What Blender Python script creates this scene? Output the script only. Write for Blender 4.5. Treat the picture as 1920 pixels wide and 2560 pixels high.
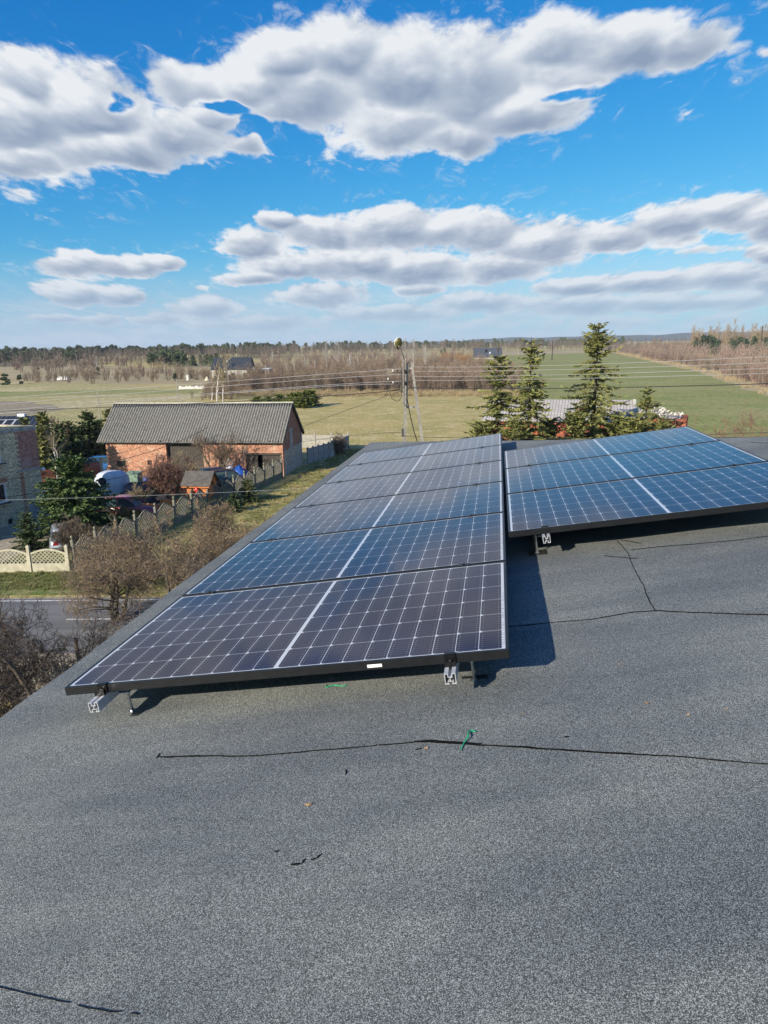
import bpy, math, random
import numpy as np
from math import sin, cos, pi, radians, sqrt, atan2
R = math.radians
sc = bpy.context.scene
for o in list(bpy.data.objects): bpy.data.objects.remove(o)
col = sc.collection
V3 = lambda *a: np.array(a, float)
# ------------------------------------------------------------ camera
H = 11.5
F = 1798.45
M = np.array([[0.99986968, -0.01614373, 0.0], [-0.0036833, -0.22812707, 0.9736244], [-0.01571793, -0.97349752, -0.2281568]])
cam_d = bpy.data.cameras.new("camera"); cam = bpy.data.objects.new("camera", cam_d); col.objects.link(cam); sc.camera = cam
from mathutils import Matrix
cam.matrix_world = Matrix(((M[0,0], -M[0,1], -M[0,2], 0), (M[1,0], -M[1,1], -M[1,2], 0), (M[2,0], -M[2,1], -M[2,2], H), (0,0,0,1)))
cam_d.sensor_fit = 'VERTICAL'; cam_d.sensor_height = 36; cam_d.lens = F/2560*36
cam_d.clip_start = 0.05; cam_d.clip_end = 20000
def ray(px, py): return M @ np.array([(px-960)/F, (py-1280)/F, 1.])
def P(px, py, h=0.0):
    q = ray(px, py); return q*(-(H-h))/q[2] + V3(0,0,H)
def A(px, py, d):           # point on the sight line at forward distance d
    q = ray(px, py); return q*d/q[1] + V3(0,0,H)
# ------------------------------------------------------------ sky and sun
SUN_AZ, SUN_EL = -133.4, 23.9
sd = bpy.data.lights.new("sun", 'SUN'); sd.energy = 5.0; sd.angle = R(0.5); sd.color = (1.0, 0.91, 0.78)
sun = bpy.data.objects.new("sun", sd); col.objects.link(sun)
sdir = V3(sin(R(SUN_AZ))*cos(R(SUN_EL)), cos(R(SUN_AZ))*cos(R(SUN_EL)), sin(R(SUN_EL)))
from mathutils import Vector
sun.rotation_euler = Vector(sdir).to_track_quat('Z', 'Y').to_euler(); sun.location = (-20, -20, 40)
sc.view_settings.view_transform = 'Standard'; sc.view_settings.look = 'None'; sc.view_settings.exposure = 0.60; sc.view_settings.gamma = 1.0
wd = bpy.data.worlds.new("World"); sc.world = wd; wd.use_nodes = True
NT = wd.node_tree; NT.nodes.clear()
def nd(nt, typ, **kw):
    n = nt.nodes.new(typ)
    for k, v in kw.items(): setattr(n, k, v)
    return n
def mth(nt, op, a, b=None, c=None, clamp=False):
    n = nt.nodes.new('ShaderNodeMath'); n.operation = op; n.use_clamp = clamp
    for i, v in enumerate((a, b, c)):
        if v is None: continue
        if isinstance(v, (int, float)): n.inputs[i].default_value = v
        else: nt.links.new(v, n.inputs[i])
    return n.outputs[0]
def smooth(nt, v, a, b, lo=0.0, hi=1.0):
    n = nt.nodes.new('ShaderNodeMapRange'); n.interpolation_type = 'SMOOTHSTEP'
    nt.links.new(v, n.inputs[0]); n.inputs[1].default_value = a; n.inputs[2].default_value = b; n.inputs[3].default_value = lo; n.inputs[4].default_value = hi
    return n.outputs[0]
def mixc(nt, f, a, b, mode='MIX'):
    n = nt.nodes.new('ShaderNodeMix'); n.data_type = 'RGBA'; n.blend_type = mode
    for s, v in ((n.inputs[0], f), (n.inputs[6], a), (n.inputs[7], b)):
        if isinstance(v, (int, float)): s.default_value = v
        elif isinstance(v, tuple): s.default_value = (*v, 1) if len(v) == 3 else v
        else: nt.links.new(v, s)
    return n.outputs[2]
def noise(nt, vec, scale, detail=6, rough=0.55, dist=0.0, dims='3D', out=0):
    n = nt.nodes.new('ShaderNodeTexNoise'); n.noise_dimensions = dims
    n.inputs['Scale'].default_value = scale; n.inputs['Detail'].default_value = detail; n.inputs['Roughness'].default_value = rough; n.inputs['Distortion'].default_value = dist
    if vec is not None: nt.links.new(vec, n.inputs['Vector'])
    return n.outputs[out]
sky = nd(NT, 'ShaderNodeTexSky', sky_type='NISHITA', sun_disc=False, sun_elevation=R(SUN_EL), sun_rotation=R(SUN_AZ))
sky.air_density = 1.0; sky.dust_density = 0.3; sky.ozone_density = 2.2
geo = nd(NT, 'ShaderNodeTexCoord')
sep = nd(NT, 'ShaderNodeSeparateXYZ'); NT.links.new(geo.outputs['Generated'], sep.inputs[0])
az = mth(NT, 'MULTIPLY', mth(NT, 'ARCTAN2', sep.outputs[0], sep.outputs[1]), 57.2958)
el = mth(NT, 'MULTIPLY', mth(NT, 'ARCSINE', sep.outputs[2]), 57.2958)
# clouds: (x0,y0) centre and radii in degrees of azimuth / elevation: each cloud bank is a union of blobs whose rim is broken by noise
def sph(px, py):
    q = ray(px, py); return math.degrees(atan2(q[0], q[1])), math.degrees(math.asin(q[2]/np.linalg.norm(q)))
CL = []
def blob(x, y, rx, ry, w=1.0):     # picture of the sky measured in 1659-wide units
    s = 1920/1659.; a, e = sph(x*s, y*s); a2, _ = sph((x+rx)*s, y*s); _, e2 = sph(x*s, (y-ry)*s)
    CL.append((a, e, abs(a2-a), abs(e2-e), w))
for b in [(60,175,120,85),(170,235,170,95),(30,260,190,100),(60,345,130,50),(250,330,190,70),(400,290,130,75),(530,310,75,45,.85),(400,190,110,70),(455,255,80,40),(110,395,60,22,.7),(30,405,70,22,.8),
          (600,120,95,75),(560,180,130,70),(730,110,130,105),(680,220,170,95),(860,150,160,140),(850,270,190,75),(1030,170,160,150),(980,290,110,55),(1190,110,150,100),(1190,170,130,80),(1120,240,160,55),(1350,100,170,75),(1490,95,120,55),(1580,90,50,40,.8),(690,320,60,35,.6),(1650,115,40,18,.8),(1580,178,32,14,.7),(1480,238,30,12,.6),(395,112,30,14,.6),
          (600,480,60,22),(560,530,95,30),(700,500,110,38),(850,500,170,45),(1020,500,170,48),(1170,530,110,45),(760,570,170,38),(900,585,170,32),(600,575,110,28),(540,603,90,14),(1080,580,110,30),
          (1330,510,120,30),(1450,480,110,45),(1580,460,120,45),(1680,470,120,48),(1540,540,120,14,.8),(1650,545,50,22),
          (170,570,95,30),(270,572,90,22),(350,572,60,13),(150,635,80,28),(250,640,70,22),(430,627,45,10,.8),(690,640,130,24),(600,645,50,12,.8),(910,625,60,14),(450,665,90,24),(350,690,70,14),(110,688,80,10,.9),(230,690,60,12),
          (1240,620,130,18),(1400,612,150,24),(1570,600,140,30),(1680,600,90,34),(1040,655,150,22),(1250,660,160,22),(1450,655,160,20),(1620,650,120,20),(860,678,180,18,.9),(560,700,200,18,.9),(1000,700,220,16,.8),(1300,695,220,18,.8),(1560,690,160,18,.8),(200,725,240,18,.8),(700,725,240,14,.7),(1150,722,260,12,.7),
          (90,470,35,10,.55),(210,478,55,12,.55),(355,412,22,6,.5),(440,510,20,6,.5),(1180,292,22,6,.5)]:
    b = list(b)+[1.0]*(5-len(b))
    if b[4] < .85: b[2] *= 1.9; b[3] *= 2.6; b[4] -= .46
    elif b[1] > 400: b[3] *= 1.28
    blob(*b)
def blobgroup():
    g = bpy.data.node_groups.new("cloud_blob", 'ShaderNodeTree')
    for nme in ('az', 'el', 'a', 'e', 'ia', 'ie', 'w', 'acc', 'lit'): g.interface.new_socket(nme, in_out='INPUT', socket_type='NodeSocketFloat')
    g.interface.new_socket('d', in_out='OUTPUT', socket_type='NodeSocketFloat'); g.interface.new_socket('l', in_out='OUTPUT', socket_type='NodeSocketFloat')
    i = g.nodes.new('NodeGroupInput'); o = g.nodes.new('NodeGroupOutput'); I = i.outputs
    dx = mth(g, 'MULTIPLY', mth(g, 'SUBTRACT', I[0], I[2]), I[4]); dy = mth(g, 'MULTIPLY', mth(g, 'SUBTRACT', I[1], I[3]), I[5])
    r = mth(g, 'SQRT', mth(g, 'ADD', mth(g, 'MULTIPLY', dx, dx), mth(g, 'MULTIPLY', dy, dy)))
    d = mth(g, 'SUBTRACT', I[6], r)
    f = smooth(g, mth(g, 'SUBTRACT', d, I[7]), -0.30, 0.30)
    li = mth(g, 'ADD', mth(g, 'MULTIPLY', dy, 0.95), mth(g, 'MULTIPLY', dx, -0.28))
    g.links.new(mth(g, 'ADD', mth(g, 'MULTIPLY', li, f), mth(g, 'MULTIPLY', I[8], mth(g, 'SUBTRACT', 1.0, f))), o.inputs[1])
    g.links.new(mth(g, 'SMOOTH_MAX', d, I[7], 0.18), o.inputs[0])
    return g
BG = blobgroup()
def density(azs, els):
    acc = None; lit = None
    for (a, e, ra, re, w) in CL:
        n = NT.nodes.new('ShaderNodeGroup'); n.node_tree = BG
        NT.links.new(azs, n.inputs[0]); NT.links.new(els, n.inputs[1])
        for k, v in zip((2, 3, 4, 5, 6), (a, e, 1/ra, 1/re, w)): n.inputs[k].default_value = v
        if acc is None: n.inputs[7].default_value = -3.0; n.inputs[8].default_value = 0.0
        else: NT.links.new(acc, n.inputs[7]); NT.links.new(lit, n.inputs[8])
        acc, lit = n.outputs
    return acc, lit
cv = nd(NT, 'ShaderNodeCombineXYZ')      # lumps shrink and flatten towards the horizon, as a layer of cumulus does
elp = mth(NT, 'MAXIMUM', el, -2.0)
NT.links.new(mth(NT, 'DIVIDE', mth(NT, 'MULTIPLY', az, 22.0), mth(NT, 'ADD', elp, 10.0)), cv.inputs[0])
elw = mth(NT, 'MULTIPLY', mth(NT, 'LOGARITHM', mth(NT, 'ADD', elp, 6.0), 2.71828), 30.0)
NT.links.new(elw, cv.inputs[1])
wn = nd(NT, 'ShaderNodeSeparateXYZ')
ncol = noise(NT, cv.outputs[0], 0.20, 3, 0.5, out=1); NT.links.new(ncol, wn.inputs[0])
fl = smooth(NT, el, 0, 16, 0.2, 1.0)
azw = mth(NT, 'ADD', az, mth(NT, 'MULTIPLY', mth(NT, 'SUBTRACT', wn.outputs[0], 0.5), 4.0))
elv = mth(NT, 'ADD', el, mth(NT, 'MULTIPLY', mth(NT, 'MULTIPLY', mth(NT, 'SUBTRACT', wn.outputs[1], 0.5), 2.6), fl))
D, LI = density(azw, elv)
CLs = CL; CL = []      # gaps of clear blue inside the banks
for b in [(470,232,55,16,1.0),(540,268,60,17,1.0),(615,300,55,30,1.0),(243,226,24,16,1.0),(1215,196,75,15,1.0),(460,395,200,30,1.0)]: blob(*b)
DC, _ = density(azw, elv); CL = CLs
D = mth(NT, 'SUBTRACT', D, mth(NT, 'MULTIPLY', mth(NT, 'MAXIMUM', mth(NT, 'ADD', DC, 0.55), 0.0), 0.62))
far_ = noise(NT, cv.outputs[0], 0.055, 4, 0.5)       # cumulus over the rest of the sky, outside the banks listed above
away = smooth(NT, mth(NT, 'ABSOLUTE', az), 34, 44); up_ = smooth(NT, el, 52, 66); away = mth(NT, 'MAXIMUM', away, up_)
D = mth(NT, 'MAXIMUM', D, mth(NT, 'SUBTRACT', mth(NT, 'MULTIPLY', mth(NT, 'SUBTRACT', far_, 0.57), 7.0), mth(NT, 'MULTIPLY', mth(NT, 'SUBTRACT', 1.0, away), 6.0)))
cv2 = nd(NT, 'ShaderNodeVectorMath', operation='ADD'); NT.links.new(cv.outputs[0], cv2.inputs[0]); cv2.inputs[1].default_value = (-0.9, 1.7, 0.0)
n1 = noise(NT, cv.outputs[0], 0.21, 3.2, 0.5); n2 = noise(NT, cv2.outputs[0], 0.21, 3.2, 0.5)
n3 = noise(NT, cv.outputs[0], 0.75, 8, 0.63, 0.25)
d1 = mth(NT, 'ADD', D, mth(NT, 'ADD', mth(NT, 'MULTIPLY', mth(NT, 'SUBTRACT', n1, 0.5), 0.95), mth(NT, 'MULTIPLY', mth(NT, 'SUBTRACT', n3, 0.5), 0.80)))
cover = smooth(NT, d1, -0.07, 0.25)
wi = noise(NT, cv.outputs[0], 0.55, 9, 0.68, 0.8)      # torn wisps drifting off the banks
wisp = mth(NT, 'MULTIPLY', smooth(NT, wi, 0.52, 0.72), mth(NT, 'MULTIPLY', smooth(NT, D, -1.1, -0.1), 0.55))
veil = mth(NT, 'MULTIPLY', smooth(NT, noise(NT, cv.outputs[0], 0.30, 7, 0.6), 0.42, 0.62), mth(NT, 'MULTIPLY', smooth(NT, el, 5.5, 0.5), 0.75))
cover = mth(NT, 'MAXIMUM', cover, mth(NT, 'MAXIMUM', wisp, veil))
# sunlit lumps are white, thick middles and undersides grey
emb = mth(NT, 'SUBTRACT', n1, n2)
thick = smooth(NT, d1, 0.05, 0.75)
lit = mth(NT, 'ADD', mth(NT, 'ADD', mth(NT, 'MULTIPLY', emb, 1.25), mth(NT, 'MULTIPLY', mth(NT, 'SUBTRACT', n3, 0.5), 0.62)), mth(NT, 'ADD', 0.86, mth(NT, 'MULTIPLY', thick, mth(NT, 'SUBTRACT', mth(NT, 'MULTIPLY', LI, 0.95), 0.34))), clamp=True)
ramp = nd(NT, 'ShaderNodeValToRGB'); NT.links.new(lit, ramp.inputs[0])
cr = ramp.color_ramp; cr.elements[0].position = 0.10; cr.elements[0].color = (0.27, 0.35, 0.49, 1); cr.elements[1].position = 0.98; cr.elements[1].color = (0.83, 0.86, 0.90, 1)
e_ = cr.elements.new(0.58); e_.color = (0.49, 0.56, 0.67, 1)
sc_ = nd(NT, 'ShaderNodeSeparateColor'); NT.links.new(sky.outputs[0], sc_.inputs[0])       # the clear, deep blue of the day
cc_ = nd(NT, 'ShaderNodeCombineColor')
NT.links.new(mth(NT, 'MINIMUM', mth(NT, 'MULTIPLY', mth(NT, 'POWER', sc_.outputs[0], 2.33), 0.0067), 0.36), cc_.inputs[0])
NT.links.new(mth(NT, 'MULTIPLY', sc_.outputs[1], 0.094), cc_.inputs[1]); NT.links.new(mth(NT, 'MULTIPLY', mth(NT, 'POWER', sc_.outputs[2], 0.57), 0.285), cc_.inputs[2])
skys = cc_.outputs[0]
low = smooth(NT, el, 0.0, 7.0, 1.0, 0.0)
skys = mixc(NT, mth(NT, 'MULTIPLY', low, 0.75), skys, (0.40, 0.58, 0.76))
cloudc = mixc(NT, mth(NT, 'MULTIPLY', low, 0.7), ramp.outputs[0], (0.42, 0.55, 0.71))
full = mixc(NT, mth(NT, 'MULTIPLY', cover, smooth(NT, el, -0.5, 5.0, 0.6, 1.0)), skys, cloudc)
bg = nd(NT, 'ShaderNodeBackground'); NT.links.new(full, bg.inputs[0]); bg.inputs[1].default_value = 0.66
wo = nd(NT, 'ShaderNodeOutputWorld'); NT.links.new(bg.outputs[0], wo.inputs[0])
wd.cycles.sampling_method = 'MANUAL'; wd.cycles.sample_map_resolution = 512

# ------------------------------------------------------------ helpers
def tag(o, label=None, cat=None, group=None, kind=None):
    if label: o['label'] = label
    if cat: o['category'] = cat
    if group: o['group'] = group
    if kind: o['kind'] = kind
    return o
def thing(name, label, cat, loc=(0,0,0), rz=0.0, group=None, kind=None):
    o = bpy.data.objects.new(name, None); col.objects.link(o); o.empty_display_size = 0.3
    o.location = [float(c) for c in loc]; o.rotation_euler = (0, 0, rz)
    return tag(o, label, cat, group, kind)
def mesh_obj(name, V, F, m, parent=None, smooth_=False, loc=None, rz=0.0, uv=False, mi=None, col_attr=None):
    V = np.asarray(V, np.float32).reshape(-1, 3)
    me = bpy.data.meshes.new(name)
    if isinstance(F, np.ndarray):
        k = F.shape[1]; nf = F.shape[0]; li = F.ravel().astype(np.int32); ls = np.arange(0, nf*k, k, dtype=np.int32)
    elif isinstance(F, tuple):
        nf = sum(len(f) for f in F); li = np.concatenate([f.ravel() for f in F]).astype(np.int32); cnt = np.concatenate([np.full(len(f), f.shape[1]) for f in F]); ls = np.concatenate([[0], np.cumsum(cnt)[:-1]]).astype(np.int32)
    else:
        nf = len(F); li = np.concatenate([np.asarray(f, np.int32) for f in F]); cnt = np.array([len(f) for f in F]); ls = np.concatenate([[0], np.cumsum(cnt)[:-1]]).astype(np.int32)
    me.vertices.add(len(V)); me.vertices.foreach_set('co', V.ravel())
    me.loops.add(len(li)); me.loops.foreach_set('vertex_index', li)
    me.polygons.add(nf); me.polygons.foreach_set('loop_start', ls)
    try: me.polygons.foreach_set('loop_total', (np.append(ls[1:], len(li))-ls).astype(np.int32))
    except Exception: pass
    if uv:
        me.update(calc_edges=True)
        nrm = np.zeros(nf*3, np.float32); me.polygons.foreach_get('normal', nrm); nrm = nrm.reshape(-1, 3)
        tot = (np.append(ls[1:], len(li))-ls); fi = np.repeat(np.arange(nf), tot); n = nrm[fi]; p = V[li]
        flat = np.abs(n[:, 2]) > 0.9
        t = np.stack([-n[:, 1], n[:, 0], np.zeros(len(n))], 1); t /= (np.linalg.norm(t, axis=1, keepdims=True)+1e-9)
        b = np.cross(n, t)
        u_ = np.where(flat, p[:, 0], (p*t).sum(1)); v_ = np.where(flat, p[:, 1], (p*b).sum(1))
        l = me.uv_layers.new(name='UVMap'); l.data.foreach_set('uv', np.stack([u_, v_], 1).astype(np.float32).ravel())
    ms = m if isinstance(m, (list, tuple)) else [m]
    for q in ms: me.materials.append(q)
    if mi is not None: me.polygons.foreach_set('material_index', np.asarray(mi, np.int32))
    me.polygons.foreach_set('use_smooth', np.full(nf, bool(smooth_)))
    me.update(calc_edges=True)
    o = bpy.data.objects.new(name, me); col.objects.link(o)
    if parent: o.parent = parent
    if loc is not None: o.location = [float(c) for c in loc]
    o.rotation_euler = (0, 0, rz)
    return o
class MB:
    def __init__(s): s.v = []; s.f = []
    def add(s, vs, fs):
        b = len(s.v); s.v += [tuple(map(float, v)) for v in vs]; s.f += [[b+i for i in f] for f in fs]; return s
    def box(s, x0, x1, y0, y1, z0, z1):
        return s.add([(x0,y0,z0),(x1,y0,z0),(x1,y1,z0),(x0,y1,z0),(x0,y0,z1),(x1,y0,z1),(x1,y1,z1),(x0,y1,z1)], [(0,3,2,1),(4,5,6,7),(0,1,5,4),(1,2,6,5),(2,3,7,6),(3,0,4,7)])
    def hexa(s, p): return s.add(p, [(0,3,2,1),(4,5,6,7),(0,1,5,4),(1,2,6,5),(2,3,7,6),(3,0,4,7)])
    def slab(s, a, b, c, d, t):     # quad with thickness t downwards
        q = [np.array(k, float) for k in (a, b, c, d)]; n = np.cross(q[1]-q[0], q[3]-q[0]); n /= np.linalg.norm(n)
        return s.hexa([k-n*t for k in q]+q)
    def prism(s, poly, axis, a, b):   # poly of (p,q) extruded; axis 'y': (x,z) ; 'x': (y,z) ; 'z': (x,y)
        def mk(p, q, t): return {'x': (t, p, q), 'y': (p, t, q), 'z': (p, q, t)}[axis]
        n = len(poly); vs = [mk(p, q, a) for p, q in poly]+[mk(p, q, b) for p, q in poly]
        return s.add(vs, [tuple(range(n))[::-1], tuple(range(n, 2*n))]+[(i, (i+1) % n, n+(i+1) % n, n+i) for i in range(n)])
    def tube(s, pts, rad, n=6, cap=True):
        pts = [np.array(p, float) for p in pts]; k = len(pts); rad = rad if isinstance(rad, (list, tuple)) else [rad]*k
        vs = []; up = None
        for i in range(k):
            t = pts[min(i+1, k-1)]-pts[max(i-1, 0)]; t /= (np.linalg.norm(t)+1e-9)
            if up is None: up = V3(0,0,1) if abs(t[2]) < 0.9 else V3(1,0,0)
            a = np.cross(up, t); a /= (np.linalg.norm(a)+1e-9); b = np.cross(t, a); up = b
            for j in range(n):
                w = 2*pi*j/n; vs.append(pts[i]+(a*cos(w)+b*sin(w))*rad[i])
        fs = [(i*n+j, i*n+(j+1) % n, (i+1)*n+(j+1) % n, (i+1)*n+j) for i in range(k-1) for j in range(n)]
        if cap: fs += [tuple(range(n))[::-1], tuple(range((k-1)*n, k*n))]
        return s.add(vs, fs)
    def lathe(s, c, prof, n=12, axis='z'):
        vs = []
        for (r, z) in prof:
            for j in range(n):
                w = 2*pi*j/n; x, y = r*cos(w), r*sin(w)
                vs.append((c[0]+x, c[1]+y, c[2]+z) if axis == 'z' else ((c[0]+x, c[1]+z, c[2]+y) if axis == 'y' else (c[0]+z, c[1]+x, c[2]+y)))
        k = len(prof); fs = [(i*n+j, i*n+(j+1) % n, (i+1)*n+(j+1) % n, (i+1)*n+j) for i in range(k-1) for j in range(n)]
        fs += [tuple(range(n))[::-1], tuple(range((k-1)*n, k*n))]
        return s.add(vs, fs)
    def build(s, name, m, parent=None, smooth_=False, loc=None, rz=0.0, **kw):
        return mesh_obj(name, s.v, s.f, m, parent, smooth_, loc, rz, uv=True, **kw)
def kids(o): return [c for c in bpy.data.objects if c.parent == o]
def copy_tree(o, parent=None):
    c = o.copy(); col.objects.link(c)
    if parent: c.parent = parent
    for ch in kids(o): copy_tree(ch, c)
    return c
def place(c, loc, rz=0, s=1, label=None):
    c.location = [float(k) for k in loc]; c.rotation_euler = (0, 0, rz); c.scale = (s, s, s) if not hasattr(s, '__len__') else s
    if label: c['label'] = label
    return c
MATS = {}
def mat(name, c1, c2=None, scale=5.0, rough=0.85, bump=0.0, metal=0.0, detail=6, coord='Object', c3=None, s3=0.4, spec=0.5, stretch=None, bscale=None, coat=0.0, lo=0.35, hi=0.65):
    m = bpy.data.materials.new(name); m.use_nodes = True; nt = m.node_tree; b = nt.nodes['Principled BSDF']
    b.inputs['Roughness'].default_value = rough; b.inputs['Metallic'].default_value = metal; b.inputs['Specular IOR Level'].default_value = spec; b.inputs['Coat Weight'].default_value = coat
    tc = nt.nodes.new('ShaderNodeTexCoord'); v = tc.outputs[coord]
    if stretch:
        mp = nt.nodes.new('ShaderNodeMapping'); mp.inputs['Scale'].default_value = stretch; nt.links.new(v, mp.inputs[0]); v = mp.outputs[0]
    if c2 is None: b.inputs['Base Color'].default_value = (*c1, 1); cc = None
    else:
        n = noise(nt, v, scale, detail, 0.6); f = smooth(nt, n, lo, hi); cc = mixc(nt, f, c1, c2)
        if c3 is not None:
            f3 = smooth(nt, noise(nt, v, s3, 4, 0.6), 0.42, 0.62); cc = mixc(nt, f3, cc, c3)
        nt.links.new(cc, b.inputs['Base Color'])
    if bump:
        bn = nt.nodes.new('ShaderNodeBump'); bn.inputs['Strength'].default_value = 0.8; bn.inputs['Distance'].default_value = bump
        nt.links.new(noise(nt, v, bscale or scale*2, 5, 0.6), bn.inputs['Height']); nt.links.new(bn.outputs[0], b.inputs['Normal'])
    m['nt'] = 1; MATS[name] = m
    return m
# ------------------------------------------------------------ roof frame: u runs up the slope, v along the eave, h off the surface
oA = V3(-1.28272585, 2.63338873, -1.31408381+H); uA = V3(0.97742901, -0.15378977, 0.14484901); vA = V3(0.15639668, 0.98767149, -0.00671649); nA = V3(-0.14203031, 0.0292188, 0.98943097)
def RF(u, v, h=0.0): return oA+uA*u+vA*v+nA*h
HR = -0.16
def onroof(px, py, h=HR):     # sight line meets the roof plane -> (u, v)
    q = ray(px, py); p0 = oA+nA*h; t = ((p0-V3(0,0,H))@nA)/(q@nA); r = q*t+V3(0,0,H)-oA; return float(r@uA), float(r@vA)
# ------------------------------------------------------------ the house under the camera
def felt_material():
    m = bpy.data.materials.new("mineral_felt"); m.use_nodes = True; nt = m.node_tree; b = nt.nodes['Principled BSDF']
    tc = nt.nodes.new('ShaderNodeTexCoord'); v = tc.outputs['UV']
    g1 = noise(nt, v, 430, 2, 0.7)
    vo = nt.nodes.new('ShaderNodeTexVoronoi'); vo.inputs['Scale'].default_value = 570; nt.links.new(v, vo.inputs['Vector'])
    sv = nt.nodes.new('ShaderNodeSeparateColor'); nt.links.new(vo.outputs['Color'], sv.inputs[0])
    gr = mth(nt, 'ADD', mth(nt, 'MULTIPLY', sv.outputs[0], 0.5), mth(nt, 'MULTIPLY', g1, 0.6))
    r = nt.nodes.new('ShaderNodeValToRGB'); nt.links.new(gr, r.inputs[0]); e = r.color_ramp.elements
    e[0].position = 0.30; e[0].color = (0.036, 0.037, 0.036, 1); e[1].position = 0.86; e[1].color = (0.48, 0.49, 0.465, 1)
    q = r.color_ramp.elements.new(0.55); q.color = (0.096, 0.103, 0.099, 1)
    big = noise(nt, v, 1.1, 4, 0.6); mid = noise(nt, v, 9, 4, 0.6)
    mp = nt.nodes.new('ShaderNodeMapping'); mp.inputs['Scale'].default_value = (0.5, 2.6, 1); mp.inputs['Rotation'].default_value = (0, 0, R(30)); nt.links.new(v, mp.inputs[0])
    wear = noise(nt, mp.outputs[0], 1.4, 4, 0.55)
    c = mixc(nt, 1.0, r.outputs[0], mixc(nt, smooth(nt, big, .3, .7), (0.84,0.86,0.88), (1.13,1.13,1.10)), 'MULTIPLY')
    c = mixc(nt, 1.0, c, mixc(nt, smooth(nt, wear, .35, .65), (0.84,0.86,0.88), (1.12,1.12,1.09)), 'MULTIPLY')
    c = mixc(nt, smooth(nt, mid, .62, .8, 0, .35), c, (0.17, 0.17, 0.14))
    nt.links.new(c, b.inputs['Base Color']); b.inputs['Roughness'].default_value = 0.82; b.inputs['Specular IOR Level'].default_value = 0.35
    bn = nt.nodes.new('ShaderNodeBump'); bn.inputs['Strength'].default_value = 0.55; bn.inputs['Distance'].default_value = 0.0016
    nt.links.new(gr, bn.inputs['Height']); nt.links.new(bn.outputs[0], b.inputs['Normal'])
    return m
felt = felt_material()
tar = mat("tar_bead", (0.003,0.003,0.0035), (0.008,0.008,0.008), 60, 0.9, spec=0.08)
render_wall = mat("rendered_wall", (0.55,0.53,0.47), (0.48,0.46,0.40), 3, 0.9, bump=0.003)
house = thing("flat_roofed_house", "house with a shallow grey felt roof carrying the solar panels", "house", P(960, 2560)*[1,1,0])
hl = np.array(house.location)
U0, U1, VF, VN = -0.41, 15.0, 9.31, -9.0
um = (U0+U1)/2; run = um-U0
rng = np.random.default_rng(3)
def wrinkle(u, v):      # soft buckles of the felt, a few millimetres
    w = 0.0035*np.sin(u*2.1+v*3.3+np.sin(v*1.3+1)*1.5)*np.sin(v*1.9-u*1.2+.5)+0.003*np.sin(u*5.5-v*7+2*np.sin(u*1.9))*np.clip(np.sin(u*1.3+v*1.1+2), 0, 1)
    w += 0.0045*np.exp(-((v-u*0.9+3.05+0.1*np.sin(u*3))/0.07)**2)*np.clip(0.9-np.abs(u-0.2), 0, 1)
    w += 0.0060*np.exp(-((v-u*1.15+2.2+0.12*np.sin(u*2))/0.08)**2)*np.clip(1.4-np.abs(u+0.2), 0, 1)
    w += 0.0040*np.exp(-((v-u*0.55+1.45+0.1*np.sin(u*2.6))/0.06)**2)*np.clip(1.2-np.abs(u-0.9), 0, 1)
    w += 0.0035*np.exp(-((v-u*1.3+0.9+0.1*np.sin(u*2.2))/0.09)**2)*np.clip(1.3-np.abs(u+.1), 0, 1)
    return w*1.35
nu, nv = 130, 330
us = np.linspace(0, 1, nu+1); G = []
ve = VF-(us*run); vn = VN+(us*run)
for i, s in enumerate(us):
    t = np.linspace(0, 1, nv+1); u = U0+s*run; v = vn[i]+(ve[i]-vn[i])*t; G.append(np.stack([np.full_like(v, u), v], 1))
G = np.array(G).reshape(-1, 2); W_ = wrinkle(G[:,0], G[:,1])
def RFs(uv, h): return oA+uv[:, :1]*uA+uv[:, 1:]*vA+np.asarray(h).reshape(-1,1)*nA
Vr = RFs(G, HR+W_)-hl
idx = np.arange((nu+1)*(nv+1)).reshape(nu+1, nv+1)
Fr = np.stack([idx[:-1,:-1], idx[1:,:-1], idx[1:,1:], idx[:-1,1:]], -1).reshape(-1, 4)
roof = mesh_obj("roof", Vr, Fr, felt, house, True, uv=True)
mr = MB()
zc = lambda u, v, h=HR: RF(u, v, h)-hl
a0 = zc(U0, VF); b0 = zc(um, VF-run); b1 = zc(um, VN+run); a1 = zc(U0, VN)
ux = V3(uA[0], uA[1], 0)*1.0
c0 = a0+ux*(U1-U0); c1 = a1+ux*(U1-U0)
mr.add([a0, b0, c0], [(0,2,1)]); mr.add([c0, b0, b1, c1], [(0,3,2,1)]); mr.add([a1, c1, b1], [(0,1,2)])
mr.build("rear_roof_slopes", felt, house)
mw = MB(); q = [a0, a1, c1, c0]
zt = min(p[2] for p in q)
ctr = sum(q)/4
def inw(p, d): w = ctr-p; w[2] = 0; return p+w/np.linalg.norm(w)*d
qi = [inw(p, 0.45) for p in q]
mw.hexa([(p[0], p[1], -hl[2]) for p in qi]+[(p[0], p[1], zt-0.19) for p in qi]); mw.build("wall", render_wall, house)
mf = MB()      # fascia board and metal drip edge round the eaves
for i in range(4):
    p, r_ = q[i], q[(i+1) % 4]; pi_, ri = inw(p, 0.05), inw(r_, 0.05)
    mf.hexa([(p[0],p[1],p[2]-0.16),(r_[0],r_[1],r_[2]-0.16),(ri[0],ri[1],ri[2]-0.16),(pi_[0],pi_[1],pi_[2]-0.16),(p[0],p[1],p[2]-0.004),(r_[0],r_[1],r_[2]-0.004),(ri[0],ri[1],ri[2]-0.006),(pi_[0],pi_[1],pi_[2]-0.006)])
mf.build("fascia", mat("fascia_metal", (0.10,0.11,0.115), (0.13,0.14,0.145), 4, 0.5), house)
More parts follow.
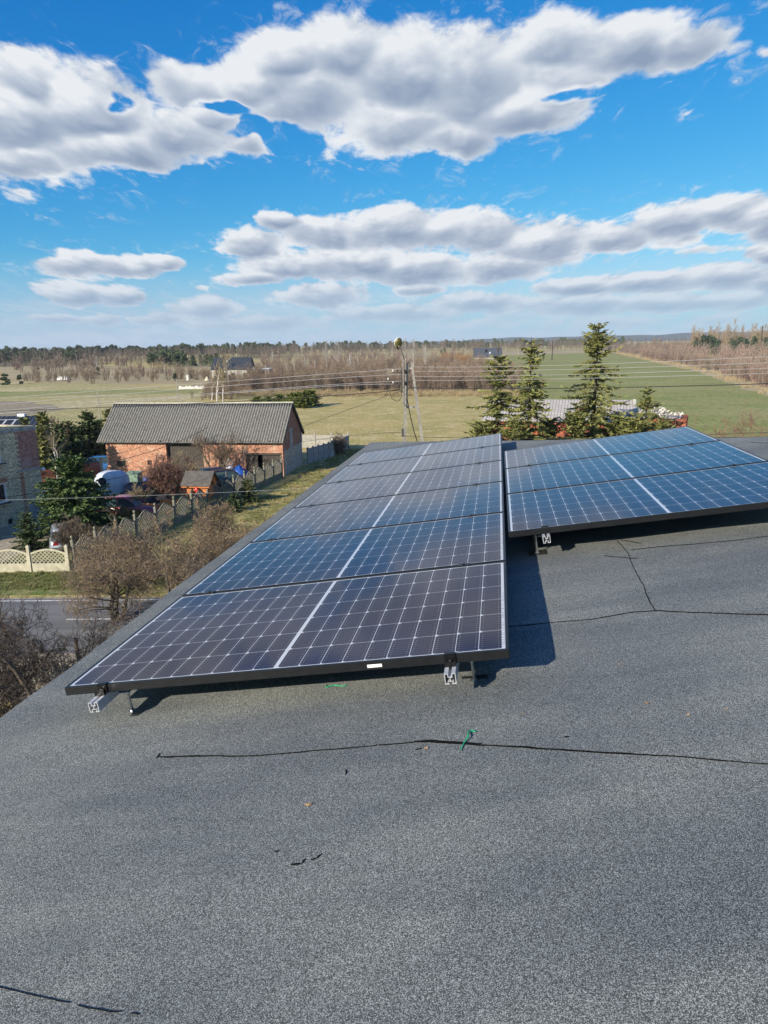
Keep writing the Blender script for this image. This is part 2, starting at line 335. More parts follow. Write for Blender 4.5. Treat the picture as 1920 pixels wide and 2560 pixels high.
D2F = 1920/1659.
def seam(pts, w=0.005, seed=1, disp=True):
    rg = random.Random(seed); P2 = []
    for (x, y) in pts: P2.append(np.array(onroof(x*D2F, y*D2F)))
    out = []
    for a, b in zip(P2[:-1], P2[1:]):
        L = np.linalg.norm(b-a); k = max(2, int(L/0.025))
        for i in range(k): out.append(a+(b-a)*i/k)
    out.append(P2[-1]); vs = []; fs = []
    ph = rg.random()*10; acc = 0
    for i, p in enumerate(out):
        t = out[min(i+1, len(out)-1)]-out[max(i-1, 0)]; t = t/np.linalg.norm(t); n = np.array([-t[1], t[0]])
        acc = acc*0.8+rg.gauss(0, 0.0012)
        ww = w*(0.62+0.75*rg.random()+0.35*sin(i*0.13+ph)); 
        if i in (0, len(out)-1): ww = 0.0005
        for k, (s, hh) in enumerate(((-1, 0.0010), (0, 0.0035), (1, 0.0010))):
            c = p+n*(s*ww+acc); vs.append(RF(c[0], c[1], HR+hh+wrinkle(c[0], c[1]))-hl)
        if i: b = 3*i; fs += [(b-3, b-2, b+1, b), (b-2, b-1, b+2, b+1)]
    mesh_obj("felt_seam", vs, fs, tar, roof)
seam([(340,1637),(400,1634),(480,1633),(560,1630),(700,1617),(800,1610),(850,1606),(900,1602),(960,1602),(1050,1610),(1130,1614),(1300,1625),(1480,1636),(1659,1651),(1740,1658)], 0.0036, 1)
seam([(895,1601),(930,1600),(985,1604),(1040,1609)], 0.0065, 21)
seam([(1060,1355),(1100,1353),(1180,1345),(1280,1337),(1360,1322),(1420,1318),(1500,1322),(1659,1328),(1740,1331)], 0.0034, 2)
seam([(1333,1165),(1352,1190),(1370,1230),(1390,1270),(1405,1305),(1415,1318)], 0.0017, 3)
seam([(1362,1188),(1400,1184),(1480,1178),(1540,1172),(1659,1158),(1720,1150)], 0.0034, 4)
seam([(1305,1200),(1330,1203),(1378,1207)], 0.003, 5); seam([(1338,1164),(1360,1167),(1385,1173)], 0.003, 6)
seam([(-30,2135),(60,2152),(150,2170)], 0.0008, 7); seam([(168,2173),(240,2185),(262,2187)], 0.0006, 27); seam([(280,2190),(300,2192)], 0.0006, 28); seam([(338,1640),(346,1628)], 0.003, 8)
seam([(1620,957),(1659,958),(1740,960)], 0.010, 9)
for k, (x, y, l, a) in enumerate([(747,1665,12,-1.5),(600,1846,10,.1),(640,1871,22,.2),(655,1864,12,.9),(676,1859,10,.3),(688,1853,22,.6),(905,1618,14,.2),(1225,1594,10,.1)]):
    seam([(x-l/2*cos(a), y+l/2*sin(a)), (x, y), (x+l/2*cos(a), y-l/2*sin(a))], 0.0026, 30+k)
# ------------------------------------------------------------ solar panels
PW, PP = 1.755, 1.1064; PH = PP-0.022
frame_m = mat("black_anodised_frame", (0.018,0.019,0.021), (0.024,0.025,0.027), 20, 0.38, metal=0.55)
def cell_material():
    m = bpy.data.materials.new("solar_glass"); m.use_nodes = True; nt = m.node_tree; b = nt.nodes['Principled BSDF']
    tc = nt.nodes.new('ShaderNodeTexCoord'); s = nt.nodes.new('ShaderNodeSeparateXYZ'); nt.links.new(tc.outputs['Object'], s.inputs[0])
    mg_x, mg_y, mid = 0.023, 0.019, 0.0075
    X, Y = s.outputs[0], s.outputs[1]
    half = PW/2; hw = half-mg_x-mid
    right = mth(nt, 'GREATER_THAN', X, half)
    lx = mth(nt, 'SUBTRACT', X, mth(nt, 'ADD', mg_x, mth(nt, 'MULTIPLY', right, half-mg_x+mid)))    # distance into its half
    cw = hw/10; ch = (PH-2*mg_y)/6
    cx = mth(nt, 'DIVIDE', lx, cw); cy = mth(nt, 'DIVIDE', mth(nt, 'SUBTRACT', Y, mg_y), ch)
    fx = mth(nt, 'FRACT', cx); fy = mth(nt, 'FRACT', cy)
    inside = mth(nt, 'MULTIPLY', mth(nt, 'MULTIPLY', mth(nt, 'GREATER_THAN', cx, 0), mth(nt, 'LESS_THAN', cx, 10)), mth(nt, 'MULTIPLY', mth(nt, 'GREATER_THAN', cy, 0), mth(nt, 'LESS_THAN', cy, 6)))
    dx = mth(nt, 'MULTIPLY', fx, cw); dx2 = mth(nt, 'MULTIPLY', mth(nt, 'SUBTRACT', 1, fx), cw)
    dy = mth(nt, 'MULTIPLY', fy, ch); dy2 = mth(nt, 'MULTIPLY', mth(nt, 'SUBTRACT', 1, fy), ch)
    ex = mth(nt, 'MINIMUM', dx, dx2); ey = mth(nt, 'MINIMUM', dy, dy2)
    g = 0.0011
    cell = mth(nt, 'MULTIPLY', mth(nt, 'GREATER_THAN', ex, g), mth(nt, 'GREATER_THAN', ey, g*0.9))
    cham = mth(nt, 'GREATER_THAN', mth(nt, 'ADD', dx, ey), 0.0125)     # clipped corners on one side of each half cell
    cham2 = mth(nt, 'GREATER_THAN', mth(nt, 'ADD', dx2, ey), 0.0055)
    cell = mth(nt, 'MULTIPLY', mth(nt, 'MULTIPLY', mth(nt, 'MULTIPLY', cell, cham), cham2), inside)
    bb = mth(nt, 'FRACT', mth(nt, 'MULTIPLY', fy, 9)); bus = mth(nt, 'LESS_THAN', mth(nt, 'ABSOLUTE', mth(nt, 'SUBTRACT', bb, 0.5)), 0.030)
    pad = mth(nt, 'MULTIPLY', mth(nt, 'LESS_THAN', mth(nt, 'ABSOLUTE', mth(nt, 'SUBTRACT', bb, 0.5)), 0.09), mth(nt, 'LESS_THAN', mth(nt, 'ABSOLUTE', mth(nt, 'SUBTRACT', ex, 0.012)), 0.0014))
    ci = nt.nodes.new('ShaderNodeCombineXYZ'); nt.links.new(mth(nt, 'FLOOR', cx), ci.inputs[0]); nt.links.new(mth(nt, 'FLOOR', cy), ci.inputs[1]); nt.links.new(right, ci.inputs[2])
    wn_ = nt.nodes.new('ShaderNodeTexWhiteNoise'); nt.links.new(ci.outputs[0], wn_.inputs['Vector'])
    oi = nt.nodes.new('ShaderNodeObjectInfo')
    cc = mixc(nt, wn_.outputs['Value'], (0.013,0.007,0.017), (0.021,0.011,0.023))
    cc = mixc(nt, smooth(nt, noise(nt, tc.outputs['Object'], 1.3, 3, .5), .35, .65, 0, .6), cc, (0.009,0.012,0.042))
    cc = mixc(nt, mth(nt, 'MULTIPLY', bus, 0.55), cc, (0.16,0.16,0.17)); cc = mixc(nt, mth(nt, 'MULTIPLY', pad, 0.7), cc, (0.45,0.40,0.36))
    c = mixc(nt, cell, (0.50,0.52,0.55), cc)
    dust = smooth(nt, noise(nt, tc.outputs['Object'], 260, 2, .5), .70, .76, 0, .5); dust2 = smooth(nt, noise(nt, tc.outputs['Object'], 4, 5, .65), .4, .75, 0.0, .012)
    c = mixc(nt, mth(nt, 'MAXIMUM', mth(nt, 'MULTIPLY', dust, 0.25), dust2), c, (0.42,0.38,0.34))
    nt.links.new(c, b.inputs['Base Color']); b.inputs['Roughness'].default_value = 0.45; b.inputs['Specular IOR Level'].default_value = 0.04
    b.inputs['Coat Weight'].default_value = 1.0; b.inputs['Coat Roughness'].default_value = 0.10; b.inputs['Coat IOR'].default_value = 1.27
    return m
glass_m = cell_material()
white_m = mat("white_sticker", (0.75,0.75,0.73)); alu = mat("mill_aluminium", (0.60,0.61,0.62), (0.50,0.51,0.52), 30, 0.36, metal=0.35); steel = mat("stainless_steel", (0.45,0.45,0.45), (0.36,0.36,0.36), 40, 0.30, metal=0.9)
black_m = mat("black_clamp_metal", (0.012,0.012,0.013), None, rough=0.35, metal=0.5); rubber = mat("epdm_rubber", (0.020,0.021,0.018), (0.03,0.03,0.024), 30, 0.45)
rot3 = Matrix(((uA[0], vA[0], nA[0]), (uA[1], vA[1], nA[1]), (uA[2], vA[2], nA[2]))).to_quaternion()
def frame_mesh():
    t = 0.011; z0, z1 = -0.034, 0.0; m = MB()
    m.box(0, PW, 0, t, z0, z1); m.box(0, PW, PH-t, PH, z0, z1); m.box(0, t, t, PH-t, z0, z1); m.box(PW-t, PW, t, PH-t, z0, z1)
    for k in range(4):           # ribs pressed into the outer faces
        z = z0+0.003+k*0.0078
        m.box(0.001, PW-0.001, -0.0016, 0.0004, z, z+0.0042); m.box(0.001, PW-0.001, PH-0.0004, PH+0.0016, z, z+0.0042)
        m.box(-0.0016, 0.0004, 0.001, PH-0.001, z, z+0.0042); m.box(PW-0.0004, PW+0.0016, 0.001, PH-0.001, z, z+0.0042)
    return m
frame0 = None
def panel(u, v, label, h=0.0, sticker=False):
    global frame0
    o = thing("solar_panel", label, "solar panel", RF(u, v, h), 0, "black framed solar panels on the felt roof"); o.rotation_mode = 'QUATERNION'; o.rotation_quaternion = rot3
    if frame0 is None:
        fr = frame_mesh().build("frame", frame_m, o); g = MB(); g.box(0.0112, PW-0.0112, 0.0112, PH-0.0112, -0.008, -0.0018); gl = g.build("glass", glass_m, o)
        bs = MB(); bs.box(PW-0.0235, PW-0.0130, 0.05, PH-0.45, -0.0017, -0.0014); b_ = bs.build("barcode_strip", mat("barcode_strip", (0.30,0.31,0.33), (0.62,0.64,0.66), 260, 0.5, stretch=(0.01,1,1), detail=1), o)
        frame0 = (fr, gl, b_)
    else:
        for c in frame0:
            k = c.copy(); col.objects.link(k); k.parent = o
    if sticker:
        s = MB(); s.box(1.238, 1.293, -0.0026, -0.0018, -0.024, -0.012); s.build("white_label", white_m, o)
    return o
ORD = ["nearest", "second", "third", "fourth", "fifth", "farthest"]
LBL = ["nearest panel of the long left row, white sticker on its front frame", "second panel of the long left row, right behind the one with the sticker", "third panel from the viewer in the long left row of six", "fourth panel from the viewer in the long left row of six", "fifth panel of the long left row, just in front of its last one", "last panel of the long left row, closest to the lamp pole beyond the roof"]
for k in range(6): panel(0, k*PP, LBL[k], 0.0, k == 0)
LB = ["front panel of the short right-hand row with open shadow under its raised edge", "middle panel of the three in the short right-hand row", "last panel of the short right-hand row, closest to the ruined brick shed"]
uB, vB, hB = None, None, 0.012
q_ = ray(1271.3, 1329.7); t_ = ((oA+nA*hB-V3(0,0,H))@nA)/(q_@nA); r_ = q_*t_+V3(0,0,H)-oA; uB, vB = float(r_@uA), float(r_@vA)
for k in range(3): panel(uB, vB+k*PP, LB[k], hB)
def rail(u, v0, v1, hb, label, studs, mids):
    o = thing("mounting_rail", label, "mounting rail", RF(u, v0, hb), 0, "aluminium rails under the solar panels"); o.rotation_mode = 'QUATERNION'; o.rotation_quaternion = rot3
    L = v1-v0; z1 = -0.0345; w = 0.020; h_ = 0.040; m = MB()
    # hollow profile: two side walls, open slot above, T slot below
    m.box(-w, -w+0.0025, 0, L, z1-h_, z1); m.box(w-0.0025, w, 0, L, z1-h_, z1); m.box(-w+0.0026, -0.006, 0, L, z1-0.0025, z1-0.0002); m.box(0.006, w-0.0026, 0, L, z1-0.0025, z1-0.0002)
    m.box(-0.0085, -0.006, 0, L, z1-0.015, z1-0.0026); m.box(0.006, 0.0085, 0, L, z1-0.015, z1-0.0026); m.box(-0.0059, 0.0059, 0, L, z1-0.015, z1-0.0126)
    m.box(-w+0.0026, -0.0045, 0, L, z1-h_+0.0002, z1-h_+0.0026); m.box(0.0045, w-0.0026, 0, L, z1-h_+0.0002, z1-h_+0.0026); m.box(-0.0012, 0.0012, 0, L, z1-0.028, z1-0.0152); m.box(-0.010, 0.010, 0, L, z1-0.030, z1-0.0281)
    m.box(-0.0102, -0.008, 0, L, z1-h_+0.0027, z1-0.0302); m.box(0.008, 0.0102, 0, L, z1-h_+0.0027, z1-0.0302)
    m.build("rail_profile", alu, o)
    c = MB(); y0 = 0.075; c.box(-0.020, 0.020, y0+0.004, y0+0.008, z1, 0.0035); c.box(-0.020, 0.020, y0+0.004, y0+0.022, 0.0006, 0.0040); c.box(-0.020, 0.020, y0-0.022, y0+0.0038, z1+0.0008, z1+0.0045); c.box(-0.020, 0.020, y0-0.022, y0-0.018, z1+0.0048, z1+0.020)
    c.build("end_clamp", black_m, o)
    b = MB(); b.lathe((0, y0-0.007, z1+0.0046), [(0.0085,0),(0.0085,0.006),(0.004,0.0062),(0.004,0.016)], 8); b.build("bolt", steel, o)
    for (sv, su) in studs:       # hanger bolt through the roof with its angle bracket
        y = sv-v0; dn = HR-hb; sx = su
        s = MB(); s.lathe((sx, y, dn+0.001), [(0.016,0),(0.016,0.006),(0.009,0.0062),(0.009,0.014),(0.0055,0.0142),(0.0055,-dn+z1-h_+0.022)], 10)
        s.lathe((sx, y, z1-h_-0.004), [(0.010,0),(0.010,0.008)], 6); sb = s.build("hanger_bolt", steel, o)
        k = MB(); k.box(min(0.0205, sx+0.014*(1 if sx < 0 else 1)), max(0.0205, sx+0.014), y-0.018, y+0.018, z1-h_+0.0045, z1-h_+0.0085); k.box(0.0203, 0.0243, y-0.018, y+0.018, z1-h_+0.0087, z1-0.006); k.build("angle_bracket", alu, o)
        p = MB(); p.box(sx-0.050, sx+0.050, y-0.045, y+0.045, dn+0.0005, dn+0.004); p.build("rubber_pad", rubber, o)
    for mv in mids:
        y = mv-v0; k = MB(); k.box(-0.028, 0.028, y-0.018, y+0.018, 0.0006, 0.0036); k.box(-0.012, 0.012, y-0.008, y+0.008, z1, 0.0005); k.box(-0.006, 0.006, y-0.006, y+0.006, 0.0037, 0.0090); k.build("mid_clamp", black_m, o)
    return o
midA = [k*PP-0.011 for k in range(1, 6)]
def onroof_u(px, py, h=0): return onroof(px, py, h)
rail(0.165, -0.085, 6.72, 0.0, "left rail under the long panel row, ending at its front left corner", [(0.07, 0.055), (1.6, 0.055), (3.2, 0.055), (4.8, 0.055), (6.2, 0.055)], midA)
rail(1.545, -0.085, 6.72, 0.0, "right rail under the long panel row, ending beside the white sticker", [(0.10, 0.065), (1.6, 0.065), (3.2, 0.065), (4.8, 0.065), (6.2, 0.065)], midA)
midB = [vB+k*PP-0.011 for k in range(1, 3)]
q_ = onroof(1365, 1332, 0.0); 
rail(q_[0], vB-0.06, vB+3.4, hB, "left rail under the short right-hand row, its bright cut end above the shadow", [(vB+0.1, -0.055), (vB+1.6, 0.055), (vB+3.1, 0.055)], midB)
rail(uB+1.53, vB-0.06, vB+3.4, hB, "right rail of the short right-hand panel row, hidden under its outer side", [(vB+0.2, 0.055), (vB+1.6, 0.055), (vB+3.1, 0.055)], midB)
# ------------------------------------------------------------ ground, fields, road
def ground_mat(name, cs, s1, s2, s3, bump=0.03, rows=None):
    m = bpy.data.materials.new(name); m.use_nodes = True; nt = m.node_tree; b = nt.nodes['Principled BSDF']
    tc = nt.nodes.new('ShaderNodeTexCoord'); v = tc.outputs['Object']
    c = mixc(nt, smooth(nt, noise(nt, v, s1, 5, .6), .35, .65), cs[0], cs[1])
    c = mixc(nt, smooth(nt, noise(nt, v, s2, 5, .65), .48, .62), c, cs[2])
    n3_ = noise(nt, v, s3, 6, .7)
    c = mixc(nt, 1.0, c, mixc(nt, smooth(nt, n3_, .3, .7), (.58,.58,.58), (1.36,1.36,1.36)), 'MULTIPLY')
    if rows:      # faint drill rows / tyre tracks
        mp = nt.nodes.new('ShaderNodeMapping'); mp.inputs['Rotation'].default_value = (0,0,R(rows[0])); mp.inputs['Scale'].default_value = (rows[1], rows[2], 1); nt.links.new(v, mp.inputs[0])
        c = mixc(nt, smooth(nt, noise(nt, mp.outputs[0], 1.0, 5, .65), .52, .66, 0, .55), c, cs[3])
    nt.links.new(c, b.inputs['Base Color']); b.inputs['Roughness'].default_value = 0.95; b.inputs['Specular IOR Level'].default_value = 0.1
    bn = nt.nodes.new('ShaderNodeBump'); bn.inputs['Strength'].default_value = 0.9; bn.inputs['Distance'].default_value = bump
    nt.links.new(n3_, bn.inputs['Height']); nt.links.new(bn.outputs[0], b.inputs['Normal'])
    return m
mead = ground_mat("winter_meadow", [(.46,.36,.15),(.37,.315,.12),(.52,.42,.21),(.27,.24,.09)], .08, .35, 2.6, .12, (20, .03, .4))
lawn = ground_mat("rough_lawn", [(.42,.34,.14),(.21,.205,.065),(.47,.38,.18),(.15,.17,.06)], .35, .9, 5, .08)
crop = ground_mat("green_crop", [(.24,.25,.09),(.28,.27,.11),(.21,.235,.075),(.34,.31,.16)], .02, .05, 1.2, .06, (-62, .015, .35))
pale = ground_mat("pale_field", [(.43,.355,.17),(.37,.325,.15),(.47,.39,.22),(.27,.26,.11)], .015, .04, .8, .08, (4, .008, .10))
straw = ground_mat("dry_grass_strip", [(.40,.33,.20),(.34,.28,.16),(.44,.37,.24),(.26,.22,.12)], .1, .5, 2, .1)
dirt = ground_mat("dirt_track", [(.34,.29,.22),(.27,.23,.17),(.38,.34,.27),(.2,.18,.12)], .4, 1.2, 6, .03)
scrubg = ground_mat("scrub_floor", [(.38,.30,.17),(.42,.34,.20),(.30,.25,.14),(.44,.36,.22)], .05, .2, 1.5, .1)
verge = ground_mat("green_verge", [(.17,.19,.06),(.13,.17,.045),(.25,.23,.10),(.2,.2,.1)], .5, 1.4, 7, .06)
asph = mat("asphalt", (.115,.115,.118), (.15,.15,.15), .9, .85, bump=.004, c3=(.20,.195,.185), s3=.25, stretch=(.15,1.6,1), bscale=60)
def sheet(name, pts, m, z, rag=0.0, seed=1, kind='structure', step=3.0):
    rg = random.Random(seed); out = []
    n = len(pts)
    for i in range(n):
        a, b = np.array(pts[i][:2], float), np.array(pts[(i+1) % n][:2], float); L = np.linalg.norm(b-a)
        k = max(1, int(L/step)) if rag else 1
        for j in range(k):
            p = a+(b-a)*j/k
            if rag and j: d = (b-a)/L; p = p+np.array([-d[1], d[0]])*rg.uniform(-rag, rag)*(1 if k > 1 else 0)
            out.append((p[0], p[1], z))
    m_ = mesh_obj(name, out, [list(range(len(out)))], m, None, False, uv=True); tag(m_, kind=kind); return m_
sheet("ground", [(-4000,-600),(4000,-600),(4000,7000),(-4000,7000)], mead, 0.0)
G2 = lambda *pp: [P(x, y)[:2] for x, y in pp]
sheet("crop_field", list(G2((1266,888),(1526,880.5),(1742,929),(1920,990)))+[(84,100),(60,76),(22,66),(14,96),(20,140)]+list(G2((1288,950))), crop, 0.012, 1.2, 2, step=6)
sheet("dry_grass_strip", list(G2((1240,878),(1530,872),(1740,905),(1960,960),(1960,1012),(1742,932),(1526,883),(1266,892))), straw, 0.006, 2.0, 3, step=8)
sheet("pale_field", list(G2((-400,952),(240,958),(505,975),(500,1012),(380,1040)))+[(-35,100),(-120,95)], pale, 0.012, 1.5, 4, step=6)
sheet("field_strip", list(G2((-300,985),(200,976),(508,974),(500,983),(220,988),(-300,1003))), crop, 0.018, 1.0, 5, step=5)
sheet("bare_field", list(G2((-400,1000),(60,1003),(170,1022),(60,1040),(-400,1045))), ground_mat("bare_field", [(.29,.24,.17),(.26,.22,.15),(.31,.27,.18),(.2,.2,.1)], .05,.2,1.2,.05), 0.018, 2, 6, step=5)
sheet("far_field", list(G2((380,925),(640,898),(740,893),(930,896),(1100,893),(1240,880),(1170,876),(900,884),(640,888),(560,893),(420,915))), pale, 0.010, 6, 7, step=20)
sheet("scrub_ground", list(G2((0,952),(240,962),(420,960),(540,968),(700,1000),(870,985),(1290,976),(1300,905),(1180,897),(900,900),(640,905),(400,920),(0,905))), scrubg, 0.004, 3, 8, step=10)
# the plot between this house and the fence
fx = lambda t: (P(181,1429)*(1-t)+P(708,1191)*t)[:2]
c0_ = P(181,1429)[:2]; c1_ = P(708,1191)[:2]; bR = P(768,1160)[:2]; fe = P(863,1123)[:2]
sheet("side_lawn", [(-18.5,34.2),(6,32.0),(8,60),(3,84),tuple(fe),tuple(bR+V3(.1,0,0)[:2]),tuple(c1_),tuple(c0_)], lawn, 0.008, 0.35, 9, step=1.5)
sheet("yard_grass", [(-60,37),tuple(c0_+np.array([-.2,.3])),tuple(c1_),(-25.5,66.1),(-40,78),(-60,78)], ground_mat("yard_grass", [(.16,.17,.06),(.22,.20,.10),(.12,.13,.05),(.2,.2,.1)], .4,1,6,.06), 0.009, 0.3, 10, step=2)
sheet("dirt_drive", [(-45,38.2),(-21.3,38.4),(-20.3,41),(-21.5,45),(-22.4,50),(-19.5,55),(-21,58),(-23.6,57.5),(-23.6,49.6),(-45,43)], dirt, 0.014, 0.35, 11, step=1.2)
rd = lambda y: y
sheet("gravel_shoulder", [(-60,33.25),(30,31.6),(30,21.2),(-60,22.9)], dirt, 0.006, 0.15, 12, step=2)
sheet("verge", [(-60,36.9),(-16.6,36.4),(-16,35.6),(20,34.6),(20,32.0),(-60,33.6)], verge, 0.011, 0.12, 13, step=.8)
sheet("road", [(-60,33.0),(60,30.8),(60,24.6),(-60,26.8)], asph, 0.020, 0)
def strip(name, x0, y0, x1, y1, w, m, z): 
    d = np.array([x1-x0, y1-y0]); d = d/np.linalg.norm(d); n = np.array([-d[1], d[0]])*w/2
    return [(x0+n[0], y0+n[1], z), (x0-n[0], y0-n[1], z), (x1-n[0], y1-n[1], z), (x1+n[0], y1+n[1], z)]
mk = MB(); 
ry = lambda x, off: off-0.01833*(x+60)
for k in range(-2, 9):
    x0 = -13.9+k*6+(0 if k else 0.0)
    mk.add(strip('', x0, ry(x0, 30.32), x0+2.2, ry(x0+2.2, 30.32), .12, None, 0.024), [(0,1,2,3)])
for off in (32.72, ): mk.add(strip('', -60, ry(-60, off), 60, ry(60, off), .12, None, 0.024), [(0,1,2,3)])
tag(mk.build("road_marking", mat("road_paint", (.62,.62,.60), (.45,.45,.43), 4, .8)), kind='structure')
# hills on the horizon: low wooded swells
hill_m = ground_mat("wooded_hills", [(.035,.055,.05),(.05,.065,.055),(.06,.055,.05),(.05,.06,.05)], .004, .01, .05, 1.0)
def ridge(name, x0, x1, y0, dy, hf, m, n=90):
    vs = []; 
    for j in range(7):
        for i in range(n+1):
            x = x0+(x1-x0)*i/n; t = j/6.; vs.append((x, y0+dy*(t-.5), hf(x)*math.sin(pi*t)**.8-.5 if 0 < j < 6 else -1))
    fs = [(j*(n+1)+i, j*(n+1)+i+1, (j+1)*(n+1)+i+1, (j+1)*(n+1)+i) for j in range(6) for i in range(n)]
    return tag(mesh_obj(name, vs, fs, m, None, True, uv=True), kind='structure')
ridge("hills", -3500, 4500, 4600, 1200, lambda x: 2+46/(1+math.exp(-(x-700)/350))+6*sin(x/330.)+3*sin(x/97.)+2*sin(x/41.), hill_m, 240)
# ------------------------------------------------------------ plants
def segs_mesh(S, n=3):      # S rows: p0(3) p1(3) r0 r1  -> open prisms
    S = np.asarray(S, np.float32); p0, p1, r0, r1 = S[:, :3], S[:, 3:6], S[:, 6:7], S[:, 7:8]
    t = p1-p0; t /= (np.linalg.norm(t, axis=1, keepdims=True)+1e-9)
    up = np.where(np.abs(t[:, 2:3]) < .9, np.array([[0,0,1.]]), np.array([[1.,0,0]])); a = np.cross(up, t); a /= (np.linalg.norm(a, axis=1, keepdims=True)+1e-9); b = np.cross(t, a)
    V = []
    for pp, rr in ((p0, r0), (p1, r1)):
        for j in range(n):
            w = 2*pi*j/n; V.append(pp+(a*cos(w)+b*sin(w))*rr)
    V = np.stack(V, 1).reshape(-1, 3); k = len(S); base = (np.arange(k)*2*n)[:, None]
    F = np.concatenate([np.stack([base[:,0]+j, base[:,0]+(j+1) % n, base[:,0]+n+(j+1) % n, base[:,0]+n+j], 1) for j in range(n)])
    return V, F
def join(parts):
    Vs, Fs, o = [], [], 0
    for V, F_ in parts:
        Vs.append(V); Fs.append(F_+o); o += len(V)
    return np.concatenate(Vs), np.concatenate(Fs)
def bare(seed, h, r0, lv=4, nb=(9,7,5,4), spread=.9, up=.25, first=.25, lenf=.62, wob=.16, minr=.004, twig=.35, stems=1, lean=0.0):
    rg = random.Random(seed); S = []
    def grow(p, d, L, r, level):
        k = 5 if level == 0 else (4 if level < 3 else 2); pts = [(p, r)]
        for i in range(k):
            d = d+np.array([rg.gauss(0, wob), rg.gauss(0, wob), rg.gauss(0, wob*.6)+up*.18]); d /= np.linalg.norm(d)
            q = p+d*L/k; r2 = max(minr, r*(1-.55/k)); S.append((*p, *q, r, r2)); p, r = q, r2; pts.append((p, r))
        if level < lv:
            n = nb[level]
            for i in range(n):
                f = (first if level == 0 else .15)+(1-(first if level == 0 else .15))*(i+rg.random())/n; f = min(f, .999); ix = f*k; a = int(ix); fr = ix-a
                q = pts[a][0]+(pts[a+1][0]-pts[a][0])*fr; rr = pts[a][1]
                t = pts[a+1][0]-pts[a][0]; t /= np.linalg.norm(t); w = rg.random()*2*pi
                s = np.cross(t, np.array([cos(w), sin(w), .3])); s /= (np.linalg.norm(s)+1e-9); sp = spread*rg.uniform(.6, 1.25)
                dd = t*cos(sp)+s*sin(sp); dd[2] += up*.4; dd /= np.linalg.norm(dd)
                grow(q, dd, L*lenf*rg.uniform(.6, 1.15)*(1-.45*f if level == 0 else 1-.25*f), max(minr, rr*rg.uniform(.35, .55)), level+1)
    for s in range(stems):
        w = rg.random()*2*pi; t = 0 if stems == 1 else rg.uniform(.1, .55); d = np.array([cos(w)*t+lean, sin(w)*t, 1.]); d /= np.linalg.norm(d)
        grow(np.array([cos(w)*.15*(stems > 1), sin(w)*.15*(stems > 1), -.1]), d, h*(.62 if lv > 2 else .8)*rg.uniform(.8, 1.1), r0*(1 if stems == 1 else rg.uniform(.5, 1)), 0)
    S = np.array(S)
    return S
def tree_split(S, thr):      # trunk and limbs / crown twigs
    big = S[:, 6] > thr
    V1, F1 = segs_mesh(S[big], 6); V2, F2 = segs_mesh(S[~big], 3)
    return (V1, F1), (V2, F2)
def buds(S, n, size, seed=0, rmax=.012):
    rg = np.random.default_rng(seed); T = S[S[:, 6] < rmax]; 
    if len(T) == 0: return None
    i = rg.integers(0, len(T), n); t = rg.random((n, 1)); p = T[i, :3]*(1-t)+T[i, 3:6]*t
    a = rg.normal(size=(n, 3)); a /= np.linalg.norm(a, axis=1, keepdims=True); b = np.cross(a, rg.normal(size=(n, 3))); b /= np.linalg.norm(b, axis=1, keepdims=True)
    s = size*rg.uniform(.5, 1.3, (n, 1)); V = np.stack([p-a*s, p+b*s*.4, p+a*s, p-b*s*.4], 1).reshape(-1, 3); F_ = (np.arange(n)*4)[:, None]+np.arange(4)[None]
    return V, F_
bark = mat("brown_bark", (.10,.075,.05), (.055,.042,.03), 6, .9, bump=.01); bark2 = mat("mossy_fruit_bark", (.12,.10,.055), (.05,.04,.03), 5, .9, bump=.01)
birchb = mat("birch_bark", (.62,.58,.52), (.30,.26,.22), 3, .8, stretch=(1,1,3)); twig_m = mat("fine_twigs", (.21,.155,.105), (.11,.08,.058), 3, .9)
twig_dark = mat("dark_twigs", (.075,.058,.045), (.045,.035,.03), 3, .9); twig_red = mat("reddish_twigs", (.23,.125,.09), (.15,.085,.06), 3, .9); twig_pale = mat("pale_twigs", (.36,.29,.17), (.25,.20,.12), 3, .9)
bud_m = mat("ochre_buds", (.46,.33,.14), (.28,.19,.09), 8, .9); catk = mat("pink_catkins", (.46,.22,.16), (.34,.19,.13), 6, .9)
def bare_tree(name, label, cat, loc, seed, h, r0, thr=.02, mt=bark, mw=twig_m, nbud=0, bsize=.02, bm=bud_m, group=None, rz=0, **kw):
    o = thing(name, label, cat, loc, rz, group); S = bare(seed, h, r0, **kw)
    zmax = S[:, 5].max(); S[:, :6] *= h/zmax
    (a, b) = tree_split(S, thr)
    if len(a[0]): mesh_obj("trunk", *a, mt, o, True)
    parts = [b]
    mesh_obj("crown", *b, mw, o, False)
    if nbud:
        q = buds(S, nbud, bsize, seed)
        if q: mesh_obj("buds", *q, bm, kids(o)[-1], False)
    return o
